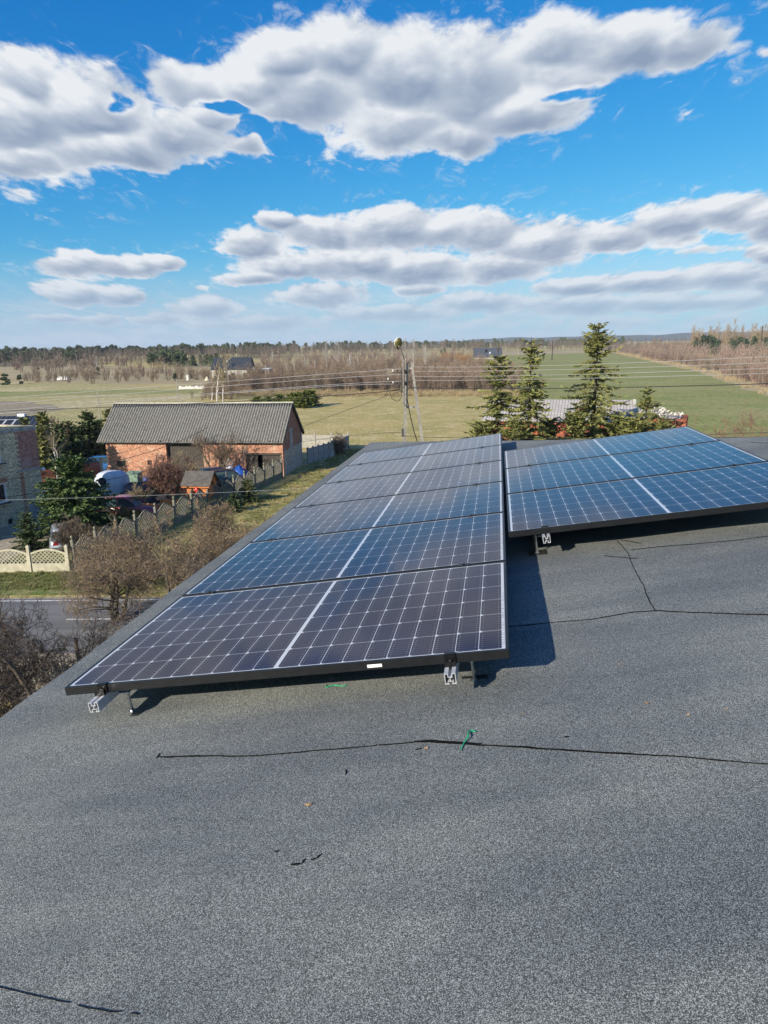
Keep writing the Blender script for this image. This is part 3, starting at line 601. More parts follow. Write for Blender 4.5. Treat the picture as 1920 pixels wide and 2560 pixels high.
def conifer(seed, h, r, step=.28, nb=6, droop=.35, sp=.10, spl=.30, w=.035, power=.85, z0=.04, gap=.0, tipup=.35):
    rg = random.Random(seed); B = []; tw = []
    z = h*z0
    while z < h*.985:
        f = z/h; L0 = r*(1-f)**power; n = nb if f < .85 else max(3, nb-2); ph = rg.random()*6.28
        for i in range(n):
            if rg.random() < gap: continue
            L = L0*rg.uniform(.62, 1.12)+.10; a = ph+i*2*pi/n+rg.gauss(0, .25); el0 = (.55 if f > .8 else .10-droop*(1-f)*.5)+rg.gauss(0, .1)
            p = np.array([0, 0, z+rg.uniform(-.1, .1)]); d = np.array([cos(a)*cos(el0), sin(a)*cos(el0), sin(el0)]); k = max(2, int(L/.25)); rr = .012+.008*L
            for j in range(k):
                q = p+d*L/k; t = j/k; B.append((*p, *q, rr*(1-t)+.004, rr*(1-t-1/k)+.004))
                m = max(1, int(L/k/sp))
                side = np.cross(d, [0,0,1]); side /= np.linalg.norm(side)+1e-9
                for e in range(m):
                    c = p+(q-p)*(e+rg.random())/m; fl = spl*(1.1-.75*t)*rg.uniform(.6, 1.2)*min(1, .45+L*.5)
                    for s in (-1, 1):
                        dd = d*rg.uniform(.35, .9)+side*s*rg.uniform(.5, 1)+np.array([0, 0, rg.uniform(-.55, .15)]); dd /= np.linalg.norm(dd); tw.append((*c, *dd, fl))
                    if rg.random() < .5: dd = d*.6+np.array([rg.gauss(0,.3), rg.gauss(0,.3), rg.uniform(-.9,.5)]); dd /= np.linalg.norm(dd); tw.append((*c, *dd, fl*.7))
                p = q; d = d+np.array([0, 0, tipup/k*(1.2 if t > .5 else -.4)]); d /= np.linalg.norm(d)
            tw.append((*p, *d, spl*.7))
        z += step*(1-.45*f)*rg.uniform(.7, 1.2)
    T = np.array(tw); n = len(T); rgn = np.random.default_rng(seed); p, d, L = T[:, :3], T[:, 3:6], T[:, 6:7]
    a = np.cross(d, rgn.normal(size=(n, 3))); a /= np.linalg.norm(a, axis=1, keepdims=True)+1e-9; ww = w*rgn.uniform(.7, 1.4, (n, 1))
    V = np.stack([p-a*ww*.6, p+d*L*.5-a*ww, p+d*L, p+d*L*.5+a*ww, p+a*ww*.6], 1).reshape(-1, 3); F_ = (np.arange(n)*5)[:, None]+np.arange(5)[None]
    trunk = np.array([(0,0,h*i/8-.1*(i == 0), 0,0,h*(i+1)/8, .018*h*(1-i/8)+.01, .018*h*(1-(i+1)/8)+.01) for i in range(8)])
    return np.concatenate([trunk]), np.array(B), (V, F_), T
needle = mat("spruce_needles", (.125,.14,.040), (.215,.21,.065), 1.6, .75, spec=.3); needle_d = mat("dark_spruce_needles", (.035,.060,.020), (.070,.10,.032), 1.6, .75, spec=.3)
needle_y = mat("yellowish_needles", (.12,.12,.04), (.075,.10,.03), 1.4, .8, spec=.3); cone_m = mat("brown_cones", (.34,.20,.09), (.25,.14,.06), 20, .8); thuja = mat("thuja_green", (.075,.105,.018), (.15,.165,.03), 1.8, .8, spec=.25)
def spruce(name, label, loc, seed, h, r, m=needle, cones=0, group=None, cat="spruce tree", antler=False, rz=0, thick=1.0, **kw):
    o = thing(name, label, cat, loc, rz, group); tr, B, Fo, T = conifer(seed, h, r, **kw)
    tr[:, 6:] *= thick
    parts = [segs_mesh(tr, 7)]
    if antler:
        parts.append(segs_mesh(np.array([(0,0,h, .02,0,h+.9, .03, .012), (0,0,h+.15, .28,.05,h+.75, .02, .01), (0,0,h+.15, -.22,-.05,h+.7, .02, .01), (0,0,h+.2,.1,.1,h+.6,.015,.008)]), 5))
    mesh_obj("trunk", *join(parts), bark, o, True); bv, bf = segs_mesh(B, 3)
    c = mesh_obj("crown", np.concatenate([Fo[0], bv]), (Fo[1], bf+len(Fo[0])), [m, bark], o, False, mi=np.concatenate([np.zeros(len(Fo[1]), int), np.ones(len(bf), int)]))
    if cones:
        rgn = np.random.default_rng(seed); top = T[T[:, 2] > h*.35]; top = top[top[:, 2] < h*.93]; i = rgn.integers(0, len(top), cones); p = top[i, :3]
        S = np.concatenate([p, p+np.stack([rgn.normal(size=cones)*.02, rgn.normal(size=cones)*.02, -rgn.uniform(.12, .18, cones)], 1), np.full((cones, 1), .022), np.full((cones, 1), .018)], 1)
        tag(mesh_obj("cones", *segs_mesh(S, 5), cone_m, c, False), kind='stuff')
    return o
# ------------------------------------------------------------ the four spruces and the ruined shed behind the roof
def brick(name, c1, c2, mortar, sx=.25, sy=.075, off=.5, patch=None, msize=.012, bump=.008, ps=.7):
    m = bpy.data.materials.new(name); m.use_nodes = True; nt = m.node_tree; b = nt.nodes['Principled BSDF']; tc = nt.nodes.new('ShaderNodeTexCoord'); v = tc.outputs['UV']
    ds = nt.nodes.new('ShaderNodeVectorMath'); ds.operation = 'ADD'; dn = nt.nodes.new('ShaderNodeVectorMath'); dn.operation = 'SCALE'; dn.inputs['Scale'].default_value = .03
    nt.links.new(noise(nt, v, 3, 3, .6, out=1), dn.inputs[0]); nt.links.new(v, ds.inputs[0]); nt.links.new(dn.outputs[0], ds.inputs[1])
    t = nt.nodes.new('ShaderNodeTexBrick'); nt.links.new(ds.outputs[0], t.inputs['Vector']); t.inputs['Scale'].default_value = 1; t.inputs['Brick Width'].default_value = sx; t.inputs['Row Height'].default_value = sy; t.inputs['Mortar Size'].default_value = msize; t.inputs['Mortar Smooth'].default_value = .3; t.offset = off
    t.inputs['Color1'].default_value = (*c1, 1); t.inputs['Color2'].default_value = (*c2, 1); t.inputs['Mortar'].default_value = (*mortar, 1)
    c = mixc(nt, 1.0, t.outputs[0], mixc(nt, smooth(nt, noise(nt, v, 5, 8, .85), .38, .62), (.55,.52,.50), (1.35,1.32,1.28)), 'MULTIPLY')
    if patch: c = mixc(nt, smooth(nt, noise(nt, v, ps, 5, .65), .50, .66, 0, .75), c, patch)
    nt.links.new(c, b.inputs['Base Color']); b.inputs['Roughness'].default_value = .92; b.inputs['Specular IOR Level'].default_value = .15
    bn = nt.nodes.new('ShaderNodeBump'); bn.inputs['Strength'].default_value = .8; bn.inputs['Distance'].default_value = bump; nt.links.new(c, bn.inputs['Height']); nt.links.new(bn.outputs[0], b.inputs['Normal'])
    return m
def stone(name, c1, c2, joint, s=3.2, sq=1.7):
    m = bpy.data.materials.new(name); m.use_nodes = True; nt = m.node_tree; b = nt.nodes['Principled BSDF']; tc = nt.nodes.new('ShaderNodeTexCoord')
    mp = nt.nodes.new('ShaderNodeMapping'); mp.inputs['Scale'].default_value = (1, sq, 1); nt.links.new(tc.outputs['UV'], mp.inputs[0]); v = mp.outputs[0]
    vo = nt.nodes.new('ShaderNodeTexVoronoi'); vo.inputs['Scale'].default_value = s; nt.links.new(v, vo.inputs['Vector']); ve_ = nt.nodes.new('ShaderNodeTexVoronoi'); ve_.feature = 'DISTANCE_TO_EDGE'; ve_.inputs['Scale'].default_value = s; nt.links.new(v, ve_.inputs['Vector'])
    sv = nt.nodes.new('ShaderNodeSeparateColor'); nt.links.new(vo.outputs['Color'], sv.inputs[0])
    c = mixc(nt, sv.outputs[0], c1, c2); c = mixc(nt, 1.0, c, mixc(nt, smooth(nt, noise(nt, v, 12, 5, .7), .3, .7), (.6,.6,.6), (1.3,1.3,1.3)), 'MULTIPLY')
    e = smooth(nt, mth(nt, 'ADD', ve_.outputs[0], mth(nt, 'MULTIPLY', mth(nt, 'SUBTRACT', noise(nt, v, 9, 4, .7), .5), .14)), .0, .07)
    c = mixc(nt, e, joint, c); nt.links.new(c, b.inputs['Base Color']); b.inputs['Roughness'].default_value = .95; b.inputs['Specular IOR Level'].default_value = .1
    bn = nt.nodes.new('ShaderNodeBump'); bn.inputs['Strength'].default_value = .9; bn.inputs['Distance'].default_value = .03; nt.links.new(e, bn.inputs['Height']); nt.links.new(bn.outputs[0], b.inputs['Normal'])
    return m
old_brick = brick("old_orange_brick", (.52,.215,.12), (.34,.135,.08), (.44,.33,.25), patch=(.54,.38,.27), ps=1.1)
red_brick = brick("red_brick", (.50,.13,.06), (.34,.09,.045), (.16,.10,.08), msize=.014)
purp_brick = brick("purple_red_brick", (.46,.19,.15), (.32,.14,.12), (.36,.30,.27), patch=(.45,.32,.28), ps=.9)
lime = stone("limestone_rubble", (.86,.76,.52), (.60,.52,.36), (.25,.21,.15), 4.2, 1.6); lime2 = stone("barn_rubble", (.60,.57,.50), (.40,.38,.33), (.17,.15,.13), 4.4, 1.2)
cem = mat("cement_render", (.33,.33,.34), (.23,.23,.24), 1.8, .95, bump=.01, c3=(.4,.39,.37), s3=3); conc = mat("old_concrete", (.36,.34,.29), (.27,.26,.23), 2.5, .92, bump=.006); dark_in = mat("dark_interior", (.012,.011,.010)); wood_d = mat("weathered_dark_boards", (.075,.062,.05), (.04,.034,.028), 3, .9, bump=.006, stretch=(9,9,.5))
# ruined shed: local x along its wall (left to right), y away from the viewer
def wloc(p): return p
sA = A(1215, 1052, 55.5); sB = A(1588, 1050, 52.5); dxy = (sB-sA)[:2]; rzs = atan2(dxy[1], dxy[0]); Ls = float(np.linalg.norm(dxy)); zW = 5.55
shed = thing("ruined_shed", "long brick shed with a pale holed tile roof behind the four spruces", "shed", (sA[0], sA[1], 0), rzs)
m = MB(); m.box(0, Ls, 0, .38, 0, zW); m.box(0, .38, .38, 8.2, 0, zW); m.box(Ls-.38, Ls, .38, 8.2, 0, zW); m.box(0, Ls, 8.2, 8.58, 0, zW+.3); m.build("wall", red_brick, shed)
def tile_mat():
    m = bpy.data.materials.new("bleached_roof_tiles"); m.use_nodes = True; nt = m.node_tree; b = nt.nodes['Principled BSDF']; tc = nt.nodes.new('ShaderNodeTexCoord'); v = tc.outputs['UV']
    t = nt.nodes.new('ShaderNodeTexBrick'); nt.links.new(v, t.inputs['Vector']); t.offset = 0; t.inputs['Scale'].default_value = 1; t.inputs['Brick Width'].default_value = .23; t.inputs['Row Height'].default_value = .36; t.inputs['Mortar Size'].default_value = .016
    t.inputs['Color1'].default_value = (.50,.46,.42,1); t.inputs['Color2'].default_value = (.40,.37,.34,1); t.inputs['Mortar'].default_value = (.17,.15,.13,1)
    c = mixc(nt, smooth(nt, noise(nt, v, .9, 5, .7), .5, .68, 0, .6), t.outputs[0], (.30,.27,.22)); nt.links.new(c, b.inputs['Base Color']); b.inputs['Roughness'].default_value = .9
    bn = nt.nodes.new('ShaderNodeBump'); bn.inputs['Distance'].default_value = .02; nt.links.new(t.outputs['Fac'], bn.inputs['Height']); bn.invert = True; nt.links.new(bn.outputs[0], b.inputs['Normal']); return m
tiles = tile_mat()
zr = zW+1.35
hx0 = Ls*.60; hx1 = Ls*.70       # hole in the front slope
m = MB(); f = lambda y: zW+.12+(zr-zW-.12)*(y+.25)/4.5
def sl(x0, x1, y0, y1): m.slab((x0, y0, f(y0)), (x1, y0, f(y0)), (x1, y1, f(y1)), (x0, y1, f(y1)), .09)
sl(-.3, hx0, -.25, 4.25); sl(hx1, Ls+.15, -.25, 4.25); sl(hx0, hx1, -.25, .95); sl(hx0, hx1, 2.7, 4.25)
m.slab((-.3, 4.25, zr), (Ls+.15, 4.25, zr), (Ls+.15, 8.8, zW+.2), (-.3, 8.8, zW+.2), .09)
rf = m.build("roof", tiles, shed)
m = MB(); m.box(Ls-.15, Ls+.20, -.28, 4.3, zW+.1, zW+.105); 
m = MB(); m.slab((Ls-.02, -.28, f(-.28)+.06), (Ls+.2, -.28, f(-.28)+.06), (Ls+.2, 4.25, zr+.06), (Ls-.02, 4.25, zr+.06), .05); m.build("verge_board", mat("pale_verge_board", (.55,.53,.42), (.42,.40,.32), 4, .9), rf)
m = MB()
rg = random.Random(8)
for i in range(26):
    x = rg.uniform(hx0, hx1); y = rg.uniform(.95, 2.7); m.add([(x, y, f(y)-.05+rg.uniform(-.15,.05)), (x+rg.uniform(.2,.5), y+rg.uniform(-.2,.2), f(y)-.1), (x+.3, y+.35, f(y)+rg.uniform(-.2,0)), (x-.1, y+.3, f(y)-.12)], [(0,1,2,3)])
m.build("broken_tiles", mat("broken_clay", (.50,.28,.17), (.38,.18,.10), 5, .9), rf)
for k in range(5): 
    m = MB(); x = hx0+.3+k*.7; m.slab((x, -.1, f(-.1)-.12), (x+.1, -.1, f(-.1)-.12), (x+.1, 4.2, zr-.12), (x, 4.2, zr-.12), .12); m.build("rafter", wood_d, rf)
q0 = A(1560, 1050, 51.2); q1 = A(1716, 1047, 49.5); dq = (q1-q0)[:2]; Lq = float(np.linalg.norm(dq))
rw = thing("ruined_wall", "red brick stub with white rubble heaped on top, right end of the shed", "wall", (q0[0], q0[1], 0), atan2(dq[1], dq[0]))
m = MB(); m.box(0, Lq, 0, .4, 0, q1[2]-.05); m.box(Lq-.4, Lq, .4, 3.5, 0, q1[2]-.06); m.box(0, .4, .4, 3.5, 0, q1[2]-.06); m.box(0, Lq, 3.5, 3.9, 0, q1[2]-.1); m.build("wall", red_brick, rw)
m = MB()
for i in range(260):
    x = rg.uniform(.1, Lq-.4); y = rg.uniform(.05, 3.4); z = q1[2]-.2+.75*math.exp(-((x-Lq*.35)/1.4)**2)*min(1,y/1.2)*rg.uniform(.3,1)+.25*rg.random(); s = rg.uniform(.06, .22)
    a = [(rg.uniform(-1,1)*s, rg.uniform(-1,1)*s, rg.uniform(-1,1)*s) for _ in range(4)]; m.add([(x+p[0], y+p[1], z+p[2]) for p in a], [(0,1,2),(0,2,3),(0,3,1),(1,3,2)])
m.box(.4, Lq-.4, .4, 3.5, q1[2]-.6, q1[2]-.12)
m.build("rubble", mat("pale_rubble", (.62,.58,.52), (.42,.38,.33), 5, .95), rw)
GR = "spruces in front of the ruined shed"
def at_tree(px, ytop, d): p = A(px, ytop, d); return (p[0], p[1], 0), p[2]
for (px, yt, d, r, sd_, an, lab, cn) in ((1246, 850, 47, 3.6, 5, True, "leftmost of four spruces by the shed, its bare tip forked like antlers", 30), (1329, 842, 46, 2.5, 17, False, "thin spruce hung with brown cones, second from the left by the shed", 150), (1497, 806, 49, 3.9, 29, False, "tallest spruce with wide sparse boughs in front of the holed shed roof", 60), (1620, 968, 47.5, 2.3, 41, False, "short bushy spruce at the right end of the shed roof", 40)):
    lc, hh = at_tree(px, yt, d)
    spruce("spruce_tree", lab, lc, sd_, hh if not an else hh-.9, r, cones=cn, antler=an, group=GR, step=.46, nb=6, gap=.24, sp=.085, spl=.50, w=.05, power=.62, droop=.75, tipup=.9)
for k, (px, yt, d, r_) in enumerate(((1205,1062,45.5,1.6),(1290,1050,45,1.7),(1375,1045,48,1.5),(1440,1035,47,1.9),(1545,1040,47.5,1.6),(1585,1052,46.5,1.6),(1655,1050,46.5,1.3))):
    lc, hh = at_tree(px, yt, d)
    spruce("young_spruce", ["low spruce at the left foot of the antler-tipped spruce","low spruce between the two left spruces by the shed","low spruce right of the cone-hung spruce","low wide spruce at the left foot of the tallest spruce","low spruce at the right foot of the tallest spruce","low spruce left of the short bushy one","low spruce at the right foot of the short bushy one"][k], lc, 80+k, hh, r_, group="low spruces filling in between the four spruces", step=.42, nb=8, sp=.085, spl=.48, w=.05, power=.35, droop=.2, tipup=.6, z0=.35)
# ------------------------------------------------------------ utility pole with lamp
pole_c = mat("pole_concrete", (.30,.28,.245), (.22,.205,.18), 6, .9, bump=.01, c3=(.2,.19,.17), s3=1.5)
pb = A(1011, 1105, 45); pt = A(1018, 908, 45); p2b = A(1056, 1105, 44.7); p2t = A(1029, 906, 45.0)
def down(a, b): t = a+(b-a)*((0-a[2])/(b[2]-a[2])); return t
b1_, b2_ = down(pt, pb), down(p2t, p2b)
pole = thing("utility_pole", "twin leg concrete power pole with an olive street lamp above the roof edge", "power pole", (b1_[0], b1_[1], 0))
o0 = np.array([b1_[0], b1_[1], 0])
def taper(mb, a, b, wa, wb, da=None, db=None):
    a, b = np.array(a, float), np.array(b, float); vs = []
    for p, w in ((a, wa), (b, wb)):
        for sx, sy in ((-1,-1),(1,-1),(1,1),(-1,1)): vs.append((p[0]+sx*w/2, p[1]+sy*w/2*.85, p[2]))
    return mb.hexa(vs)
m = MB(); taper(m, b1_-o0, pt-o0, .26, .17); m.build("leg", pole_c, pole); m = MB(); taper(m, b2_-o0, p2t-o0, .20, .14); m.build("leg", pole_c, pole)
for t in (.30, .52, .74, .97): 
    m = MB(); a = b1_*(1-t)+pt*t-o0; b = b2_*(1-t)+p2t*t-o0; m.box(a[0]-.05, b[0]+.05, a[1]-.05, a[1]+.05, a[2]-.06, a[2]+.06); m.build("spacer", pole_c, pole)
m = MB(); zt_ = pt[2]
for z in (zt_-.55, zt_-1.25):
    m.box(-.02, .62, -.13, -.05, z-.06, z+.06); m.box(-.45, -.02, -.13, -.05, z-.03, z+.03)
    m.box(.10, .16, -.14, -.04, z-.5, z+.3)
m.build("crossarm", mat("rusty_dark_steel", (.035,.03,.026), (.06,.045,.035), 20, .7), pole)
ins = mat("brown_insulator", (.05,.03,.02), None, rough=.25); ins_w = mat("white_insulator", (.6,.6,.58), None, rough=.25)
for (dx, dz, mm_) in ((-.42,-.5,ins_w),(-.15,-.5,ins),(.3,-.5,ins),(.58,-.5,ins),(-.42,-1.2,ins_w),(.3,-1.2,ins),(.58,-1.2,ins),(-.72,-.98,ins_w)):
    m = MB(); m.lathe((dx, -.09, zt_+dz), [(.02,0),(.045,.01),(.055,.04),(.035,.06),(.05,.075),(.05,.10),(.02,.13)], 8); m.build("insulator", mm_, pole)
lt = A(1012, 900, 44.8)-o0; lm_ = A(1001, 871, 44.3)-o0; lh = A(996, 852, 43.6)-o0
m = MB(); m.tube([(lt[0]-.10, lt[1]-.1, zt_-2.6), (lt[0]-.10, lt[1]-.1, zt_+.1), lt+V3(-.03,0,.05), lm_, lh-V3(-.02,0,.32)], [.045,.045,.04,.035,.035], 7); m.build("lamp_arm", mat("galvanised_arm", (.25,.24,.22), (.18,.17,.16), 8, .6, metal=.3), pole)
lamp = None
def lamp_head(c, tilt):     # shallow dome seen from below/behind
    ax = V3(.28, -.62, -.25); ax /= np.linalg.norm(ax)
    s = np.cross(ax, [0,0,1]); s /= np.linalg.norm(s); t = np.cross(s, ax)
    def pt_(u, a, r): return c+ax*u+s*cos(a)*r*.95+t*sin(a)*r*1.25
    def cap(pr, nme, mm_, par):
        vs = []; n = 18
        for (r, u) in pr:
            for j in range(n): vs.append(pt_(u, 2*pi*j/n, r))
        k = len(pr); fs = [(i*n+j, i*n+(j+1) % n, (i+1)*n+(j+1) % n, (i+1)*n+j) for i in range(k-1) for j in range(n)]+[tuple(range(n))[::-1], tuple(range((k-1)*n, k*n))]
        return mesh_obj(nme, vs, fs, mm_, par, True)
    h = cap([(.04,-.20),(.16,-.19),(.235,-.12),(.255,-.02),(.25,.0)], "lamp_shade", mat("white_lamp_hood", (.62,.62,.56), (.5,.5,.44), 4, .5), pole)
    cap([(.245,.003),(.235,.06),(.19,.12),(.10,.155),(.03,.165)], "lens", mat("olive_grimy_lens", (.055,.05,.012), (.12,.105,.03), 2.5, .30), h)
    m = MB(); m.tube([c-t*.22-V3(0,0,.02), c-t*.36-V3(0,0,.05)], [.075,.06], 8); m.build("lamp_neck", mat("black_lamp_neck", (.02,.018,.016)), h)
lamp_head(A(996, 857, 43.9)-o0, .4)
m = MB(); c = A(1003, 985, 44.6)-o0; pts = [A(x, y, 44.4)-o0 for x, y in ((1010,965),(1004,975),(1003,992),(998,1002),(990,1003),(980,996),(975,985),(974,977),(985,975),(1002,974))]; m.tube(pts, .018, 5); m.build("cable_loop", mat("black_cable", (.012,.012,.013), None, rough=.5), pole); cab = MATS["black_cable"]
m = MB(); pts = [A(x, y, 44.6)-o0 for x, y in ((1017,990),(1021,1015),(1027,1045),(1035,1078),(1043,1103))]; pts.append((pts[-1][0]+.25, pts[-1][1], 0)); m.tube(pts, .03, 5); m.build("guy_cable", cab, pole)
m = MB(); b = A(1009, 1080, 44.6)-o0; m.box(b[0]-.13, b[0]+.02, b[1]-.2, b[1]-.05, b[2]-.28, b[2]+.22); m.build("junction_box", mat("junction_box", (.06,.055,.05)), pole)
wire_l = mat("bare_aluminium_wire", (.36,.36,.37), None, rough=.6, metal=.2)
def wire(pts, r, m_, label, group=None):
    P3 = [np.array(p, float) for p in pts]; c = P3[0]; out = []
    a, b, e = P3
    for i in range(25):        # parabola through three points
        t = i/24.; L0 = (t-.5)*(t-1)*2; L1 = -4*t*(t-1); L2 = 2*t*(t-.5); out.append(a*L0+b*L1+e*L2-c)
    mb = MB(); mb.tube(out, r, 5); o = mb.build("power_line", m_, None, loc=c); tag(o, label, "wire", group); return o
GW = "wires strung from the utility pole"
lb_r = ["topmost bare wire running right from the pole", "second bare wire from the top running right from the pole", "third bare wire from the top running right from the pole", "fourth bare wire running right from the pole, above the black cable"]
for i, (x0, y0, y1, y2) in enumerate(((1033,917,913,888),(1035,928,924,904),(1033,941,937,918),(1035,951,947,931))):
    wire((A(x0, y0, 44.9), A(1400, y1, 42.5), A(1990, y2, 38.5)), .010, wire_l, lb_r[i], GW)
wire((A(1025,969,44.9), A(1400,971,42.5), A(1990,957,38.5)), .024, cab, "thick black cable running right from the pole across the green field", GW)
wire((A(1010,1090,44.9), A(1400,1096,42.5), A(1990,1078,38.5)), .014, cab, "low thin dark wire just above the far roof edge", GW)
lb_l = ["topmost bare wire running left from the pole", "second bare wire running left from the pole", "third bare wire running left from the pole", "lowest bare wire running left from the pole"]
for i, (x0, y0, x1, y1, x2, y2) in enumerate(((1008,922,600,951,-60,1000),(1005,936,600,962,-60,1016),(1008,953,640,975,-60,1032),(1008,961,640,978,-60,1040))):
    wire((A(x0, y0, 44.9), A(x1, y1, 47.5), A(x2, y2, 51)), .011, wire_l, lb_l[i], GW)
wire((A(1008,974,44.9), A(600,1003,47.5), A(-60,1030,51)), .022, cab, "thick black cable running left from the pole over the barn roof", GW)
wire((A(1008,1082,44.9), A(860,1091,52), A(640,1122,60)), .012, cab, "thin dark drop wire from the pole down to the barn", GW)
for (a, b, c, r, mm_, lb) in (((A(-40,1251,40), A(440,1236,38.5), A(900,1213,37), .006, wire_l, "pale lone wire crossing low in front of the orange playhouse")), ((A(110,1147,49.5), A(190,1146,55), A(266,1143,64), .012, wire_l, "pale wire from the stone house corner to the barn corner")), ((A(-40,1205,46), A(300,1150,47), A(520,1068,48), .016, cab, "dark wire slanting over the left part of the barn wall")), ((A(-40,1250,44), A(300,1193,45.5), A(560,1115,47), .016, cab, "dark wire slanting just above the covered van")), ((A(110,1182,48), A(240,1150,52), A(420,1098,56), .012, cab, "thin dark wire behind the tall yard spruce")), ((A(715,1085,58), A(800,1050,52), A(1010,975,45), .013, cab, "dark wire from the barn gable up to the pole"))):
    wire((a, b, c), r, mm_, lb, GW)
# ------------------------------------------------------------ woods and scrub
rngF = np.random.default_rng(11)
def flakes(c, rad, n, size, rg, flat=1.0, vert=0.0):      # small leaf or twig faces inside ellipsoids; c,rad per group
    i = rg.integers(0, len(c), n); d = rg.normal(size=(n, 3)); d /= np.linalg.norm(d, axis=1, keepdims=True); d *= rg.random((n, 1))**.38
    p = c[i]+d*rad[i]; a = rg.normal(size=(n, 3)); a[:, 2] = a[:, 2]*(1-vert)+vert*2*np.sign(rg.random(n)-.5+1e-9); a /= np.linalg.norm(a, axis=1, keepdims=True)
    b = np.cross(a, rg.normal(size=(n, 3))); b /= np.linalg.norm(b, axis=1, keepdims=True); s = size*rg.uniform(.5, 1.4, (n, 1))
    V = np.stack([p-a*s, p+b*s*flat, p+a*s, p-b*s*flat], 1).reshape(-1, 3); return V, (np.arange(n)*4)[:, None]+np.arange(4)[None]
def blades(p0, p1, w, rg):                                  # tapering thin stems as crossed slivers
    n = len(p0); t = rg.random(n)*pi; a = np.stack([np.cos(t), np.sin(t), np.zeros(n)], 1)*np.asarray(w).reshape(-1, 1)
    b = np.stack([-a[:, 1], a[:, 0], a[:, 2]], 1)
    V = np.concatenate([np.stack([p0-a, p0+a, p1+a*.25, p1-a*.25], 1), np.stack([p0-b, p0+b, p1+b*.25, p1-b*.25], 1)]).reshape(-1, 3)
    return V, (np.arange(2*n)*4)[:, None]+np.arange(4)[None]
def bush_tpl(seed, h, r, stems=16, subs=5, w=.035, nf=120, fs=.10):
    rg = np.random.default_rng(seed); P0, P1, W = [], [], []
    for i in range(stems):
        a = rg.random()*6.28; b0 = np.array([cos(a), sin(a), 0])*rg.random()*r*.45; tip = np.array([cos(a)*r*rg.uniform(.2, 1), sin(a)*r*rg.uniform(.2, 1), h*rg.uniform(.62, 1.0)])
        P0.append(b0); P1.append(tip); W.append(w)
        for k in range(subs):
            t = rg.uniform(.2, .9); p = b0+(tip-b0)*t; L = h*rg.uniform(.15, .38)
            for q in range(2):
                d = np.array([rg.normal()*.6, rg.normal()*.6, rg.uniform(.3, 1.2)]); d /= np.linalg.norm(d); P0.append(p); P1.append(p+d*L); W.append(w*.5)
    P0, P1 = np.array(P0), np.array(P1); A_ = blades(P0, P1, W, rg)
    T = P1[rg.integers(0, len(P1), nf)]; B_ = flakes(T, np.full((nf, 3), h*.06), nf, fs, rg, .25, .6)
    return join([A_, B_])
def birch_tpl(seed, h, r, w=.10, n=60, wt=.03):
    rg = np.random.default_rng(seed); P0, P1 = [np.zeros(3)], [np.array([rg.normal()*.03*h, rg.normal()*.03*h, h])]; W = [w]
    for i in range(n):
        z = h*rg.uniform(.22, .97); a = rg.random()*6.28; L = (h-z)*.38+r*.25; b = np.array([cos(a)*L*.6, sin(a)*L*.6, z+L*rg.uniform(.5, 1.1)]); p = P1[0]*z/h; P0.append(p); P1.append(b); W.append(wt)
        for k in range(3):
            q = p+(b-p)*rg.uniform(.3, 1); d = np.array([rg.normal()*.5, rg.normal()*.5, rg.uniform(-.3, 1)]); d /= np.linalg.norm(d); P0.append(q); P1.append(q+d*L*.5); W.append(wt*.55)
    return blades(np.array(P0), np.array(P1), W, rg)
def pine_tpl(seed, h, r, n=420, fs=.5, crown=.45):
    rg = np.random.default_rng(seed); k = 12; z = h*(crown+(1-crown)*rg.random(k)); rr = r*(1-.55*(z/h-crown)/(1-crown)); a = rg.random(k)*6.28
    c = np.stack([np.cos(a)*rr*.5, np.sin(a)*rr*.5, z-.05*h], 1); rad = np.stack([rr*.62, rr*.62, np.full(k, h*.10)], 1)
    return join([flakes(c, rad, n, fs, rg, .55), blades(np.zeros((1,3)), np.array([[0,0,h*.9]]), [.12*h/10], rg)])
def scatter(name, tpls, pts, sc_lo, sc_hi, m, rg, kind='stuff', zs=None, hvar=.15):
    parts = []
    for j, (x, y) in enumerate(pts):
        V, F_ = tpls[rg.integers(0, len(tpls))]; s = rg.uniform(sc_lo, sc_hi); a = rg.random()*6.28; ca, sa = cos(a), sin(a)
        W = np.empty_like(V); W[:, 0] = (V[:, 0]*ca-V[:, 1]*sa)*s+x; W[:, 1] = (V[:, 0]*sa+V[:, 1]*ca)*s+y; W[:, 2] = V[:, 2]*s*rg.uniform(1-hvar, 1+hvar)+(zs[j] if zs is not None else 0); parts.append((W, F_))
    V, F_ = join(parts); return tag(mesh_obj(name, V, F_, m, None, False), kind=kind)
def inpoly(poly, n, rg):
    P_ = np.array(poly, float); lo, hi = P_.min(0), P_.max(0); out = []
    while len(out) < n:
        p = lo+(hi-lo)*rg.random(2); c = False; j = len(P_)-1
        for i in range(len(P_)):
            if (P_[i, 1] > p[1]) != (P_[j, 1] > p[1]) and p[0] < (P_[j, 0]-P_[i, 0])*(p[1]-P_[i, 1])/(P_[j, 1]-P_[i, 1])+P_[i, 0]: c = not c
            j = i
        if c: out.append(p)
    return np.array(out)
scrub_m = mat("scrub_twigs", (.30,.215,.155), (.20,.145,.11), .12, .95, c3=(.25,.19,.13), s3=.05); scrub_p = mat("purple_brown_scrub", (.30,.205,.165), (.21,.15,.12), .10, .95, c3=(.25,.20,.15), s3=.03); scrub_o = mat("orange_scrub", (.34,.20,.09), (.26,.16,.08), .3, .95)
wood_g = mat("far_grey_brown_wood", (.25,.195,.15), (.17,.135,.11), .03, .95, c3=(.21,.17,.13), s3=.008); wood_p = mat("far_pine_green", (.055,.08,.032), (.08,.105,.042), .05, .95, c3=(.025,.045,.02), s3=.01); wood_pale = mat("far_pale_birch", (.40,.35,.29), (.26,.22,.18), .1, .9)
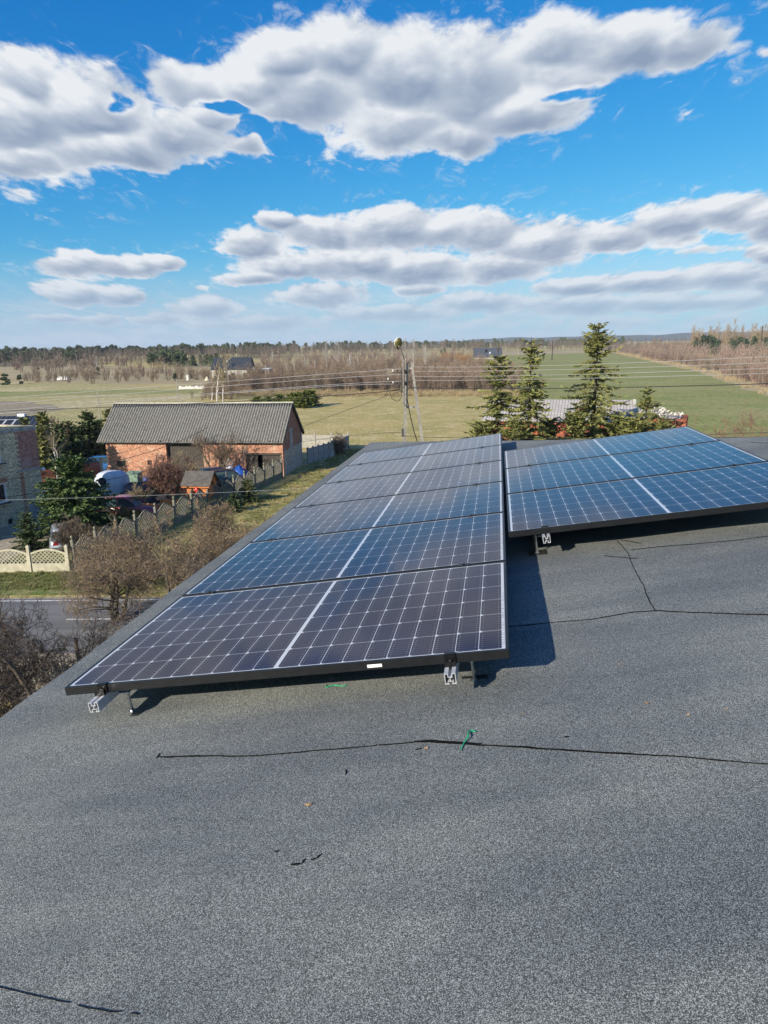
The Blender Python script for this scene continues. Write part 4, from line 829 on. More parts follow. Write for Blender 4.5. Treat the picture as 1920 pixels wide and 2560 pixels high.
straw_m = mat("dry_stalks", (.42,.33,.19), (.33,.26,.15), .5, .95)
bt = [bush_tpl(k, 5.0, 1.9, 16, 5, .045, 130, .16) for k in range(4)]
btf = [bush_tpl(20+k, 5.0, 2.2, 10, 3, .08, 70, .30) for k in range(4)]
# middle band of scrub behind the meadow
polyA = [P(x, y)[:2] for x, y in ((560,1000),(700,985),(880,979),(1080,977),(1292,972),(1300,948),(1292,925),(1180,912),(900,915),(640,935),(540,960))]
scatter("scrub_band", bt, inpoly(polyA, 420, rngF), .65, 1.15, scrub_m, rngF)
edge = np.array([P(x, rngF.uniform(972, 981))[:2] for x in rngF.uniform(600, 1292, 150)]); scatter("scrub_edge", bt, edge, .75, 1.1, scrub_m, rngF)
polyO = [P(x, y)[:2] for x, y in ((1100,902),(1180,902),(1175,914),(1095,914))]; scatter("orange_scrub", bt, inpoly(polyO, 26, rngF), .8, 1.2, scrub_o, rngF)
polyB = [P(x, y)[:2] for x, y in ((470,1000),(560,1005),(640,990),(660,955),(545,960),(500,985))]; scatter("scrub_by_new_house", bt, inpoly(polyB, 70, rngF), .35, .65, scrub_m, rngF)
polyC = [P(x, y)[:2] for x, y in ((200,960),(330,958),(520,952),(528,942),(420,930),(250,935),(60,945),(60,956))]; scatter("low_scrub_left", btf, inpoly(polyC, 85, rngF), .5, 1.0, scrub_m, rngF)
polyD = [P(x, y)[:2] for x, y in ((630,935),(900,915),(1120,905),(1160,893),(900,892),(660,905),(640,920))]; scatter("scrub_behind", btf, inpoly(polyD, 130, rngF), .7, 1.4, scrub_p, rngF)
polyE = [P(x, y)[:2] for x, y in ((70,935),(200,930),(520,915),(540,905),(60,912),(20,925))]; scatter("thicket_left", btf, inpoly(polyE, 60, rngF), 1.0, 1.8, scrub_p, rngF)
# purple-brown plantation right of the green field
polyR = [P(x, y)[:2] for x, y in ((1528,876),(1610,890),(1745,915),(1850,946),(1965,965))]+[(200,200),(330,420),(300,600)]+[P(1600,868)[:2]]
rp = inpoly(polyR, 520, rngF); scatter("plantation", btf, rp, .95, 1.75, scrub_p, rngF)
er = np.array([P(x, 876+(x-1528)*(.19 if x < 1745 else .19)+max(0, x-1745)*.09+rngF.uniform(-5, 5))[:2] for x in rngF.uniform(1530, 1960, 190)]); scatter("plantation_edge", bt, er, .8, 1.25, scrub_p, rngF)
# far woods as bands, nearer on the left
tw_ = [birch_tpl(k, 11.2, 3, .10, 34, .05) for k in range(5)]; tp = [pine_tpl(k, 10.8, 3.2, 260, .75) for k in range(4)]
def band(x0, x1, d0, d1, n, rg):    # by bearing in picture width units, at chosen distances
    out = []
    for i in range(n):
        px = rg.uniform(x0, x1); t = (px-x0)/(x1-x0); q = ray(px, 870); d = d0+(d1-d0)*t+rg.uniform(0, 120)**1.0; out.append(q[:2]/q[1]*d)
    return np.array(out)
scatter("far_wood_bare", tw_, band(-120, 700, 470, 620, 520, rngF), .75, 1.05, wood_g, rngF); scatter("far_wood_bare_mid", tw_, band(600, 1520, 640, 820, 620, rngF), .8, 1.25, wood_g, rngF)
scatter("far_wood_pines", tp, band(-150, 700, 600, 720, 420, rngF), .95, 1.25, wood_p, rngF); scatter("far_wood_pines_mid", tp, band(600, 1560, 900, 1100, 300, rngF), .9, 1.4, wood_p, rngF)
scatter("far_white_birches", [birch_tpl(50+k, 13, 3, .22, 8, .06) for k in range(4)], band(-50, 1300, 455, 620, 110, rngF), .6, .95, wood_pale, rngF)
scatter("left_pine_wood", tp, band(-150, 200, 500, 520, 120, rngF), .8, 1.0, wood_p, rngF); scatter("pine_block", tp, band(372, 458, 420, 425, 60, rngF), .70, .85, wood_p, rngF)
scatter("young_pines", [pine_tpl(30+k, 6, 2.6, 200, .5, .15) for k in range(3)], band(440, 560, 400, 420, 24, rngF), .7, 1.1, wood_p, rngF)
scatter("right_bare_wood", tw_, band(1500, 2050, 620, 560, 330, rngF), .75, 1.15, wood_g, rngF)
q1_ = band(1730, 2050, 520, 500, 120, rngF); scatter("right_sandy_wood", [birch_tpl(70+k, 19, 5, .16, 60, .07) for k in range(4)], q1_, .8, 1.1, mat("sandy_birch_wood", (.34,.26,.16), (.24,.18,.12), .1, .95), rngF)
scatter("right_pines", tp, band(1735, 2000, 470, 450, 46, rngF), .85, 1.25, wood_p, rngF)
# dry stalks where the meadow meets the scrub, and tufts in the meadow
def tuft_tpl(seed, h, r, n):
    rg = np.random.default_rng(seed); p0 = np.stack([rg.normal(size=n)*r*.4, rg.normal(size=n)*r*.4, np.zeros(n)], 1); p1 = p0+np.stack([rg.normal(size=n)*r*.5, rg.normal(size=n)*r*.5, h*rg.uniform(.5, 1, n)], 1); return blades(p0, p1, np.full(n, .02), rg)
tt = [tuft_tpl(k, .8, .6, 26) for k in range(4)]
pe = np.array([P(x, rngF.uniform(976, 992))[:2] for x in rngF.uniform(590, 1300, 900)]); scatter("dry_stalks", tt, pe, .7, 1.5, straw_m, rngF)
pe = inpoly([P(x, y)[:2] for x, y in ((1535,884),(1742,931),(1925,992),(1960,985),(1960,965),(1742,915),(1540,878))], 700, rngF); scatter("dry_stalks_right", tt, pe, .7, 1.5, straw_m, rngF)
t2 = [tuft_tpl(10+k, .14, .22, 14) for k in range(4)]
grass_m = mat("grass_tufts", (.40,.34,.15), (.22,.24,.08), .5, .95)
pe = inpoly([(-15.5,37),(-9,58),(-4,80),(3,80),(-2,50),(-6,34)], 2600, rngF); scatter("lawn_tufts", t2, pe, .7, 1.5, grass_m, rngF)
pe = inpoly([(-22,33.7),(-8,33.2),(-8,36.2),(-22,36.4)], 1200, rngF); scatter("verge_tufts", t2, pe, .5, 1.1, mat("green_tufts", (.20,.23,.07), (.30,.28,.11), .8, .95), rngF)
# single trees in the scrub
def far_tree(name, label, cat, px, py, ytop, m, seed, group, kind='birch', w=.10):
    b = P(px, py); q = ray(px, ytop); h = H+q[2]*b[1]/q[1]
    if kind == 'birch': T = birch_tpl(seed, h, h*.25, w, 70, .035); a, c = T[0][:4], T[1][:1]
    o = thing(name, label, cat, (b[0], b[1], 0), 0, group)
    if kind == 'birch':
        n = len(T[0])//8; tv = np.concatenate([T[0][:4], T[0][4*n:4*n+4]]); segs_ = segs_mesh(np.array([(0,0,-.1, *(T[0][2]*.5+T[0][3]*.5), w*1.1, w*.3)]), 6)
        mesh_obj("trunk", *segs_, birchb if m is None else m, o, True); mesh_obj("crown", T[0], T[1], twig_m if m is None else m, o, False)
    else:
        T = pine_tpl(seed, h, h*.42, 900, h*.06, .12); mesh_obj("crown", *T, m, o, False); mesh_obj("trunk", *segs_mesh(np.array([(0,0,-.1,0,0,h*.8,.03*h,.01*h)]), 6), bark, o, True)
    return o
GB = "white birches standing in the scrub"
for k, (px, py, yt, lab) in enumerate(((818,930,852,"tallish white birch in the scrub left of the lamp pole"),(878,952,884,"small white birch directly above the last field pole of the row"),(846,928,852,"paler birch just right of the tallish one in the scrub"),(762,925,890,"low white birch above the barn ridge end"),(1034,935,850,"white birch directly right of the lamp pole top"),(1014,930,846,"slim birch rising just behind the lamp pole"),(1062,932,862,"thin birch third to the right of the lamp pole"),(683,915,880,"white birch behind the unfinished house"),(243,925,890,"white birch in the thicket at far left"))):
    far_tree("birch_tree", lab, "birch tree", px, py, yt, birchb, 100+k, GB, w=.16)
GP = "round pines standing alone in the fields"
for k, (px, py, yt, lab) in enumerate(((14,962,928,"dark round pine at the left edge of the field"),(50,960,937,"smaller round pine next to the dark one at the left edge"),(245,938,918,"bright green round pine in the thicket left of centre"),(438,955,933,"lone round pine beside the new house plot"),(1104,887,874,"low dark pine in the pale field by the far dark roof"),(1112,886,871,"taller of two pines in the pale field by the far dark roof"),(95,925,912,"small pine in front of the far left wood"),(1760,868,838,"bright green pine above the purple plantation"),(620,893,884,"dark pine clump behind the unfinished house"))):
    far_tree("pine_tree", lab, "pine tree", px, py, yt, wood_p if k != 7 else thuja, 130+k, GP, 'pine')
# tall pale poplars in front of the unfinished house
for k, (px, py, yt, lab) in enumerate(((543,1003,882,"tall pale leafless poplar, left stem in front of the new house"),(558,1006,872,"tallest pale leafless poplar in front of the new house"),(530,1000,905,"shorter pale poplar at the left of its clump"))):
    b = P(px, py); q = ray(px, yt); h = H+q[2]*b[1]/q[1]
    bare_tree("poplar_tree", lab, "poplar tree", (b[0], b[1], 0), 60+k, h, .16, .05, birchb, twig_pale, 500, .12, mat("poplar_buds", (.40,.31,.16), (.30,.23,.12), 2) if k == 0 else MATS["poplar_buds"], "pale poplars by the new house", lv=3, nb=(16,6,4), spread=.42, up=.5, first=.2, lenf=.45, minr=.03)
# hedge of conifers behind the barn ridge
GH = "conifer hedge behind the barn"
for k, (px, py, yt, r, lab) in enumerate(((645,1012,997,1.7,"small yellowish conifer at the left end of the hedge behind the barn"),(672,1012,993,1.7,"second conifer of the hedge behind the barn ridge"),(700,1012,990,1.8,"third conifer of the hedge behind the barn ridge"),(726,1013,988,1.7,"fourth conifer of the hedge, above the barn's ridge end"),(738,1018,985,1.9,"dark conifer right beside the barn gable peak"),(756,1020,984,2.0,"round conifer fifth along the hedge, past the barn gable"),(775,1015,978,2.4,"largest conifer at the right end of the hedge, on the meadow"))):
    b = P(px, py); q = ray(px, yt); h = max(1.4, H+q[2]*b[1]/q[1])
    spruce("conifer", lab, (b[0], b[1], 0), 200+k, h, r, m=thuja, group=GH, cat="conifer", step=.30, nb=9, sp=.12, spl=.55, w=.11, power=.45, droop=-.2, z0=.02)
# ------------------------------------------------------------ field poles
GF = "slender concrete poles in the fields"
for (px, py, yt, lab) in ((251,1056,979,"field pole rising behind the yard conifers"),(446,1012,946,"white field pole just behind the left part of the barn roof"),(573,985,924,"field pole in front of the new house porch"),(666,956,914,"field pole right of the new house garage"),(737,950,901,"field pole standing in the scrub, nearest to the birch clump"),(788,938,899,"field pole next after the one by the low white birch"),(831,929,898,"middle pole of the row in the scrub left of the lamp pole"),(869,931,894,"field pole beside the small white birch"),(895,927,889,"last field pole before the lamp pole"),(932,910,883,"thin far pole left of the lamp pole"),(1161,893,872,"short pole in the dry grass by the far dark roof"),(1380,901,850,"lone pole in the green field between the two tall spruces"),(414,948,909,"thin far pole at the left, above the white field pole"),(1904,845,815,"power pole on the skyline at the right edge")):
    b = P(px, py) if py > 856 else A(px, py, 430); q = ray(px, yt); h = H+q[2]*b[1]/q[1]; w = max(.11, .0011*b[1])
    m = MB(); taper(m, (0,0,-.2), (0,0,h), w*1.25, w*.8); m.box(-w*1.6, w*1.6, -w*.3, w*.3, h-.25, h-.17)
    o = m.build("field_pole", pole_c if yt > 850 else wood_d, None, loc=(b[0], b[1], 0)); tag(o, lab, "pole", GF)
# ------------------------------------------------------------ the unfinished house and the other far buildings
slate = mat("anthracite_metal_roof", (.035,.042,.052), (.05,.058,.068), 2, .45, metal=.2, stretch=(6,.3,1)); blockw = mat("aerated_blocks", (.52,.50,.45), (.40,.38,.34), 1.2, .95); plastic_w = mat("white_frame", (.72,.73,.74)); win_d = mat("dark_pane", (.02,.025,.03), None, rough=.12)
hb_ = P(532, 950); hr_ = P(622, 949); dd_ = (hr_-hb_)[:2]; LH = float(np.linalg.norm(dd_)); hz_ = atan2(dd_[1], dd_[0])
nh = thing("unfinished_house", "unfinished grey block house with black roof and flat garage among brown scrub", "house", (hb_[0], hb_[1], 0), hz_)
W8 = 7.5; e8 = 3.9; r8 = 7.4
m = MB(); m.box(0, LH*.62, 0, W8, 0, e8-.7) if False else None
m = MB(); m.box(LH*.42, LH*.52, .02, .3, 0, e8); m.box(0, LH*.40, 1.2, 1.5, 0, e8); m.box(LH*.40, LH, 0, .3, 2.3, e8); m.box(LH*.62, LH*.86, 0, .3, 0, 2.3); m.box(LH*.96, LH, 0, .3, 0, 2.3); m.box(LH*.62, LH, -.001, .299, 0, .9); m.box(0, .3, 1.5, W8, 0, e8)
m.box(0, LH, W8-.3, W8, 0, e8); m.box(LH-.3, LH, .3, W8-.3, 0, e8); m.build("wall", blockw, nh)
m = MB(); m.prism([(0, e8), (W8, e8), (W8/2, r8)], 'x', LH-.32, LH-.02); m.build("gable", purp_brick, nh); m = MB(); m.prism([(0, e8), (W8, e8), (W8/2, r8)], 'x', .02, .3); m.build("gable", purp_brick, nh)
m = MB(); ov = .5; sl_ = (r8-e8)/(W8/2); m.slab((-.4,-ov,e8-ov*sl_+.15),(LH+.5,-ov,e8-ov*sl_+.15),(LH+.5,W8/2,r8+.15),(-.4,W8/2,r8+.15),.12); m.slab((-.4,W8/2,r8+.15),(LH+.5,W8/2,r8+.15),(LH+.5,W8+ov,e8-ov*sl_+.15),(-.4,W8+ov,e8-ov*sl_+.15),.12)
r_h = m.build("roof", slate, nh)
for k in range(24):
    m = MB(); x = -.3+k*(LH+.6)/23; m.slab((x,-ov,e8-ov*sl_+.2),(x+.06,-ov,e8-ov*sl_+.2),(x+.06,W8/2,r8+.2),(x,W8/2,r8+.2),.05); m.build("roof_rib", slate, r_h) if k < 24 else None
m = MB(); m.box(0, .35, -.1, .25, 0, 2.6); m.build("pillar", blockw, nh); m = MB(); m.box(LH*.18, LH*.18+.35, -.1, .25, 0, 2.6); m.build("pillar", blockw, nh); m = MB(); m.box(-.1, LH*.42, -.15, .3, 2.6, e8-.2); m.build("beam", conc, nh)
m = MB(); m.box(LH*.86, LH*.955, .05, .1, 1, 2.2); m.build("window", win_d, nh); m = MB(); m.box(LH*.70, LH*.74, 1, 3.2, e8+1.2, e8+2.3) if False else None
m = MB(); m.slab((LH*.54,.55,e8+.55*sl_+.26),(LH*.62,.55,e8+.55*sl_+.26),(LH*.62,1.5,e8+1.5*sl_+.26),(LH*.54,1.5,e8+1.5*sl_+.26),.06); m.build("skylight", win_d, nh)
m = MB(); gx = LH+.05; m.box(gx, gx+7, 1.0, 7, 3.0, 3.6); m.box(gx+6.6, gx+7, 1.0, 7, 0, 3.0); m.box(gx, gx+7, 6.6, 7, 0, 3); m.build("garage", mat("grey_garage_render", (.20,.21,.22), (.16,.165,.17), 2), nh)
m = MB(); m.box(gx+.1, gx+7.2, .9, 7.1, 3.602, 3.68); m.build("garage_roof_edge", plastic_w, nh); m = MB(); m.box(gx+4.6, gx+6.3, 1.15, 1.25, 0, 2.6); m.build("garage_door", win_d, nh)
for (px, py, hh, ww, lab, mm_) in ((518,951,1.5,2.0,"small cream sand heap left of the unfinished house",mat("sand_heap",(.62,.52,.36),(.5,.42,.3),3)),(692,945,1.4,3.2,"larger cream sand heap right of the unfinished house",MATS["sand_heap"])):
    b = P(px, py); vs = [(0,0,hh)]; rg = random.Random(px)
    for j in range(3):
        for i in range(12): rr = ww*.5*(j+1)/3*rg.uniform(.85,1.15); vs.append((rr*cos(i*pi/6), rr*sin(i*pi/6), hh*(1-(j+1)/3.)**1.0+rg.uniform(-.08,.08)*(j < 2)))
    fs = [(0, 1+i, 1+(i+1) % 12) for i in range(12)]+[(1+j*12+i, 1+(j+1)*12+i, 1+(j+1)*12+(i+1) % 12, 1+j*12+(i+1) % 12) for j in range(2) for i in range(12)]
    tag(mesh_obj("sand_heap", vs, fs, mm_, None, True, loc=(b[0], b[1], 0)), lab, "sand heap")
for (px, py, x1, hh, lab, nme, cat) in ((466,951,471,1.8,"small white door-like hut standing on the new house plot","site_toilet","toilet"),(447,973,508,.6,"long low pale slab of concrete blocks in the field","block_pile","block pile")):
    a, b = P(px, py), P(x1, py); w = float(b[0]-a[0]); m = MB(); m.box(0, w, 0, 1.2, 0, hh); m.slab((-.1,-.1,hh+.12),(w+.1,-.1,hh+.06),(w+.1,1.3,hh+.06),(-.1,1.3,hh+.12),.08) if hh > 1 else [m.box(w*k/8+.1, w*(k+1)/8-.15, .1, 1.0, hh+.003, hh+.22) for k in (0,2,3,5,7)]
    tag(m.build(nme, mat(nme+"_paint", (.66,.66,.62), (.5,.48,.44), 2), None, loc=(a[0], a[1], 0)), lab, cat)
# dark roofed house far behind the spruces
fa, fb = P(1184, 897), P(1256, 896); dd_ = (fb-fa)[:2]; LF = float(np.linalg.norm(dd_)); fh = thing("dark_roofed_house", "far house nearly all charcoal roof, seen behind the leftmost spruce", "house", (fa[0], fa[1], 0), atan2(dd_[1], dd_[0]))
m = MB(); m.box(.4, LF-.4, .6, 9.4, 0, 1.6); m.build("wall", cem, fh); m = MB(); m.prism([(.6,1.6),(9.4,1.6),(5,7.0)], 'x', .4, LF-.4); m.build("gable", cem, fh)
m = MB(); m.slab((0,0,1.1),(LF,0,1.1),(LF,5,7.4),(0,5,7.4),.2); m.slab((0,5,7.4),(LF,5,7.4),(LF,10,1.1),(0,10,1.1),.2); rr_ = m.build("roof", mat("charcoal_roof", (.045,.052,.068), (.06,.066,.08), 1, .55), fh)
m = MB(); m.box(LF*.41, LF*.45, 2.2, 3.3, 4.2, 6.4); m.build("chimney", black_m, rr_); m = MB(); m.slab((LF*.54,1.6,3.25),(LF*.60,1.6,3.25),(LF*.60,2.6,4.5),(LF*.54,2.6,4.5),.1); m.build("skylight", mat("pale_skylight", (.35,.38,.42)), rr_)
m = MB(); a = P(143, 950); m.box(0, 4, 0, 2, 0, .6); m.box(.5, 3.5, .3, 1.7, .603, 1.2); tag(m.build("trailer", plastic_w, None, loc=(a[0], a[1], 0)), "tiny white trailer in the brown thicket at far left", "trailer")
# ------------------------------------------------------------ the barn
def frame_of(o):
    a = o.rotation_euler[2]; X = V3(cos(a), sin(a), 0); Y = V3(-sin(a), cos(a), 0); return np.array(o.location), X, Y
def onwall(o, px, py, y0=0.0):      # sight line meets the plane local y = y0 -> local x, z
    L0, X, Y = frame_of(o); q = ray(px, py); t = ((L0+Y*y0-V3(0,0,H))@Y)/(q@Y); p = q*t+V3(0,0,H)-L0; return float(p@X), float(p[2])
def wall_open(mb, L, z0, z1, t, ops, y=0.0):
    xs = sorted({0, L, *[o[0] for o in ops], *[o[1] for o in ops]}); zs = sorted({z0, z1, *[o[2] for o in ops], *[o[3] for o in ops]})
    for xa, xb in zip(xs[:-1], xs[1:]):
        run_ = None
        for za, zb in zip(zs[:-1], zs[1:]):
            cx, cz = (xa+xb)/2, (za+zb)/2; hole = any(o[0] < cx < o[1] and o[2] < cz < o[3] for o in ops)
            if not hole: run_ = [za, zb] if run_ is None else [run_[0], zb]
            if (hole or zb == zs[-1]) and run_: mb.box(xa, xb, y, y+t, run_[0], run_[1]); run_ = None
fl_, fr_ = P(272,1187), P(710,1191); dB = (fr_-fl_)[:2]; LB_ = float(np.linalg.norm(dB)); barn = thing("brick_barn", "long orange brick barn with a corrugated grey roof and an open dark gate", "barn", (fl_[0], fl_[1], 0), atan2(dB[1], dB[0]))
DB, EB, RB = 6.9, 3.28, 6.15
g1 = (*[onwall(barn, 616, 1150)[0], onwall(barn, 703, 1150)[0]], 0, onwall(barn, 660, 1137)[1]); g1 = (g1[0], g1[1], -.0, g1[3])
g2 = (onwall(barn, 415, 1120)[0], onwall(barn, 507, 1120)[0], 0, EB-.12)
w1 = (onwall(barn, 292, 1160)[0], onwall(barn, 314, 1160)[0], onwall(barn, 300, 1166)[1], onwall(barn, 300, 1152)[1]); w2 = (onwall(barn, 369, 1160)[0], onwall(barn, 380, 1160)[0], onwall(barn, 372, 1162)[1], onwall(barn, 372, 1151)[1])
m = MB(); wall_open(m, LB_, 0, EB, .38, [g1, g2, w1, w2]); m.box(0, .38, .38, DB, 0, EB); m.box(0, LB_, DB-.38, DB, 0, EB-.01) if False else m.box(.38, LB_-.40, DB-.38, DB, 0, EB)
m.build("front_wall", old_brick, barn)
yb = 2.2; m = MB(); m.box(LB_-.39, LB_, .381, DB, 0, yb); m.build("stone_gable_base", lime2, barn)
m = MB(); m.add([(LB_-.39,.381,yb),(LB_-.39,DB,yb),(LB_-.39,DB,EB),(LB_-.39,DB/2,RB-.1),(LB_-.39,.381,EB+.2),(LB_,.381,yb),(LB_,DB,yb),(LB_,DB,EB),(LB_,DB/2,RB-.1),(LB_,.381,EB+.2)], [(0,1,2,3,4),(9,8,7,6,5),(0,5,6,1),(1,6,7,2),(2,7,8,3),(3,8,9,4),(4,9,5,0)])
m.build("brick_gable", brick("dark_barn_brick", (.40,.15,.10), (.27,.11,.08), (.30,.25,.20), patch=(.36,.26,.20)), barn)
m = MB(); m.prism([(.38,EB),(DB,EB),(DB/2,RB-.1)], 'x', .01, .37); m.build("brick_gable", old_brick, barn)
m = MB(); a_ = onwall; m.box(LB_+.001, LB_+.02, DB*.36, DB*.50, 1.9, 4.0); m.build("mortar_patch", cem, barn)
m = MB(); m.box(LB_+.0015, LB_+.05, DB-.35, DB+.02, yb, EB-.15); m.box(LB_+.0015, LB_+.03, .39, .75, yb-.05, yb+.3) ; m.build("quoin_patch", cem, barn)
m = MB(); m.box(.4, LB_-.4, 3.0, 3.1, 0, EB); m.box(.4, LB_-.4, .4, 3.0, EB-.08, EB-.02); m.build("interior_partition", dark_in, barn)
def plank(o, nme, x0, x1, z0, z1, y, t=.05, rz=0, m_=None, parent=None):
    m = MB(); n = max(2, int((x1-x0)/.16)); w = (x1-x0)/n
    for k in range(n): m.box(k*w+.004, (k+1)*w-.004, 0, t, z0, z1)
    m.box(.05, x1-x0-.05, -.03, -.001, z0+.25, z0+.37); m.box(.05, x1-x0-.05, -.03, -.001, z1-.37, z1-.25)
    ob = m.build(nme, m_ or wood_d, o, loc=(x0, y, 0), rz=rz); return ob
plank(barn, "gate_leaf", g1[0]+.02, g1[0]+1.15, .05, g1[3]-.05, .08, rz=R(-14)); plank(barn, "gate_leaf", g1[1]-1.75, g1[1]-.05, .05, g1[3]-.05, .10)
m = MB(); m.box(g1[0]-.05, g1[1]+.05, -.03, .02, g1[3]-.001, g1[3]+.16) ; m.build("lintel", wood_d, barn)
plank(barn, "board_wall", g2[0]+.02, g2[1]-.02, .05, g2[3]-.01, .32)
for w in (w1, w2): m = MB(); m.box(w[0]-.002, w[1]+.002, .12, .16, w[2], w[3]); f_ = m.build("window", mat("green_dark_glass", (.03,.06,.045), (.015,.02,.02), 8, .3) if w is w1 else dark_in, barn)
m = MB(); xm = (w1[0]+w1[1])/2; m.box(xm-.02, xm+.02, .09, .119, w1[2], w1[3]); m.box(w1[0], w1[1], .09, .118, w1[3]-.04, w1[3]); m.box(w1[0], w1[1], .088, .117, (w1[2]+w1[3])/2-.015, (w1[2]+w1[3])/2+.015); m.build("window_bars", wood_d, [c for c in kids(barn) if c.name.startswith("window")][0])
def corrug(x0, x1, ya, za, yb_, zb, pitch=.25, amp=.06, nx=4, t=.012):
    n = int((x1-x0)/pitch*nx); vs = []; rgc = random.Random(2)
    rows = 9; L_ = sqrt((yb_-ya)**2+(zb-za)**2); ny = -(zb-za)/L_; nz = (yb_-ya)/L_
    for r in range(rows):
        t_ = r/(rows-1)
        for i in range(n+1):
            x = x0+(x1-x0)*i/n; h = amp*cos(2*pi*(x-x0)/pitch)+.012*sin(x*.7+r)+.008*sin(x*2.3+r*2); vs.append((x, ya+(yb_-ya)*t_+ny*h, za+(zb-za)*t_+nz*h-.03*sin(pi*x/ (x1-x0))*t_))
    fs = [(r*(n+1)+i, r*(n+1)+i+1, (r+1)*(n+1)+i+1, (r+1)*(n+1)+i) for r in range(rows-1) for i in range(n)]
    k = len(vs); vs += [(x, y-ny*0, z-t) for x, y, z in vs]; fs += [tuple(k+j for j in f[::-1]) for f in fs]
    e = [i for i in range(n+1)]; fs += [(i+1, i, k+i, k+i+1) for i in range(n)]; b = (rows-1)*(n+1); fs += [(b+i, b+i+1, k+b+i+1, k+b+i) for i in range(n)]
    fs += [(r*(n+1), (r+1)*(n+1), k+(r+1)*(n+1), k+r*(n+1)) for r in range(rows-1)]+[((r+1)*(n+1)+n, r*(n+1)+n, k+r*(n+1)+n, k+(r+1)*(n+1)+n) for r in range(rows-1)]
    return vs, fs
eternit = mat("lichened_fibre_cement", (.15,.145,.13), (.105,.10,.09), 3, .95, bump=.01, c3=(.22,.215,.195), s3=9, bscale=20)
sB_ = (RB-EB)/(DB/2)
nt = eternit.node_tree; b_ = nt.nodes['Principled BSDF']; lk = b_.inputs['Base Color'].links[0].from_socket      # shading of the corrugation painted into the colour: crests lighter, troughs darker
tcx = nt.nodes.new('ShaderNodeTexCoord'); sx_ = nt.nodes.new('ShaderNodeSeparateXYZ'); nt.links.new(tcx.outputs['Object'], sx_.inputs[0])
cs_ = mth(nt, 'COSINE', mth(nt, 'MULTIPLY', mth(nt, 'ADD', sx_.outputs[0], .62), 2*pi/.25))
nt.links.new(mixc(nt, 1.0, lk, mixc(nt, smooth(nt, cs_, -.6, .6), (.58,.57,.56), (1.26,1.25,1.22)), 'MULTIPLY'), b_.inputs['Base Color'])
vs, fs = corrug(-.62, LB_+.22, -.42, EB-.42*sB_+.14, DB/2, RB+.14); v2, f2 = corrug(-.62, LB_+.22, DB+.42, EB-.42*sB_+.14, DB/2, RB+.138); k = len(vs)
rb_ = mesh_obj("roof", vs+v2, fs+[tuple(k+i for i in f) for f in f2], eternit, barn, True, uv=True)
m = MB(); m.tube([(-.64, DB/2, RB+.17), (LB_*.5, DB/2, RB+.14), (LB_+.24, DB/2, RB+.17)], .075, 8); m.build("ridge_cap", mat("pale_ridge", (.48,.46,.38), (.36,.34,.27), 3), rb_)
m = MB(); sl2 = lambda y: EB+sB_*(y if y < DB/2 else DB-y)
m.slab((LB_+.02, -.42, sl2(-.42)+.10), (LB_+.2, -.42, sl2(-.42)+.10), (LB_+.2, DB/2, RB+.10), (LB_+.02, DB/2, RB+.10), .14); m.slab((LB_+.02, DB/2, RB+.10), (LB_+.2, DB/2, RB+.10), (LB_+.2, DB+.42, sl2(DB+.42)+.10), (LB_+.02, DB+.42, sl2(DB+.42)+.10), .14); m.build("barge_board", wood_d, rb_)
for k in range(20):
    x = .3+k*(LB_-.6)/19; m = MB(); m.box(x-.05, x+.05, -.34, .1, EB-.16, EB-.02); m.build("rafter_end", wood_d, rb_)
# ------------------------------------------------------------ stone house at the left edge
Cc = P(115.7, 1291); Cl = P(0, 1321); dS = (Cc-Cl)[:2]; dS /= np.linalg.norm(dS); LS = 13.0; org = Cc[:2]-dS*LS; sh_ = thing("stone_house", "tall pale rubble stone house with a red brick corner panel, left edge", "house", (org[0], org[1], 0), atan2(dS[1], dS[0]))
zt1 = 6.40; zt0 = zt1+.075*LS
wz = lambda x: zt0+(zt1-zt0)*x/LS
W0 = (onwall(sh_, -38, 1220)[0], onwall(sh_, 19, 1235)[0], onwall(sh_, 12, 1256)[1], onwall(sh_, 14, 1206)[1]); Wu = (onwall(sh_, -60, 1150)[0], onwall(sh_, 5, 1150)[0], onwall(sh_, 0, 1158)[1], onwall(sh_, 0, 1128)[1]); Wb = (onwall(sh_, 21, 1305)[0], onwall(sh_, 35, 1305)[0], onwall(sh_, 28, 1311)[1], onwall(sh_, 28, 1296)[1])
m = MB(); wall_open(m, LS, 0, zt1-.2, .5, [W0, Wu, Wb]); m.hexa([(0,0,zt1-.199),(LS,0,zt1-.199),(LS,.5,zt1-.199),(0,.5,zt1-.199),(0,0,zt0),(LS,0,zt1),(LS,.5,zt1),(0,.5,zt0)])
m.box(LS-.5, LS, .5, 3.9, 0, zt1-.03); m.box(0, .5, .5, 3.9, 0, zt0); m.box(0, LS, 3.9, 4.3, 0, zt1-.05); m.build("wall", lime, sh_)
xb, zb_ = onwall(sh_, 53, 1178); xt, ztb = onwall(sh_, 38, 1075); x1_, z1_ = onwall(sh_, 100, 1165)
zb_ = min(zb_, z1_)+.1
pts = [(LS, zb_), (LS, wz(LS)-.28)]; x_ = xt; nz_ = 16
pts += [(xt, wz(xt)-.40)]
for k in range(nz_):
    z = wz(xt)-.40-(wz(xt)-.40-zb_)*(k+1)/nz_; xx = xt+(xb-xt)*(k+.5)/nz_*.5+(.10 if k % 2 else -.10); pts += [(xx, pts[-1][1]), (xx, z)]
m = MB(); m.prism([(p, q) for p, q in pts], 'y', -.025, -.001); m.build("brick_panel", purp_brick, sh_)
m = MB(); m.box(xb-.3, LS+.03, -.05, -.002, zb_-.16, zb_-.02); m.box(-.02, LS+.04, -.07, -.003, wz(LS)-.25, wz(LS)-.06); m.build("string_course", cem, sh_)
m = MB(); xq = xb+.05
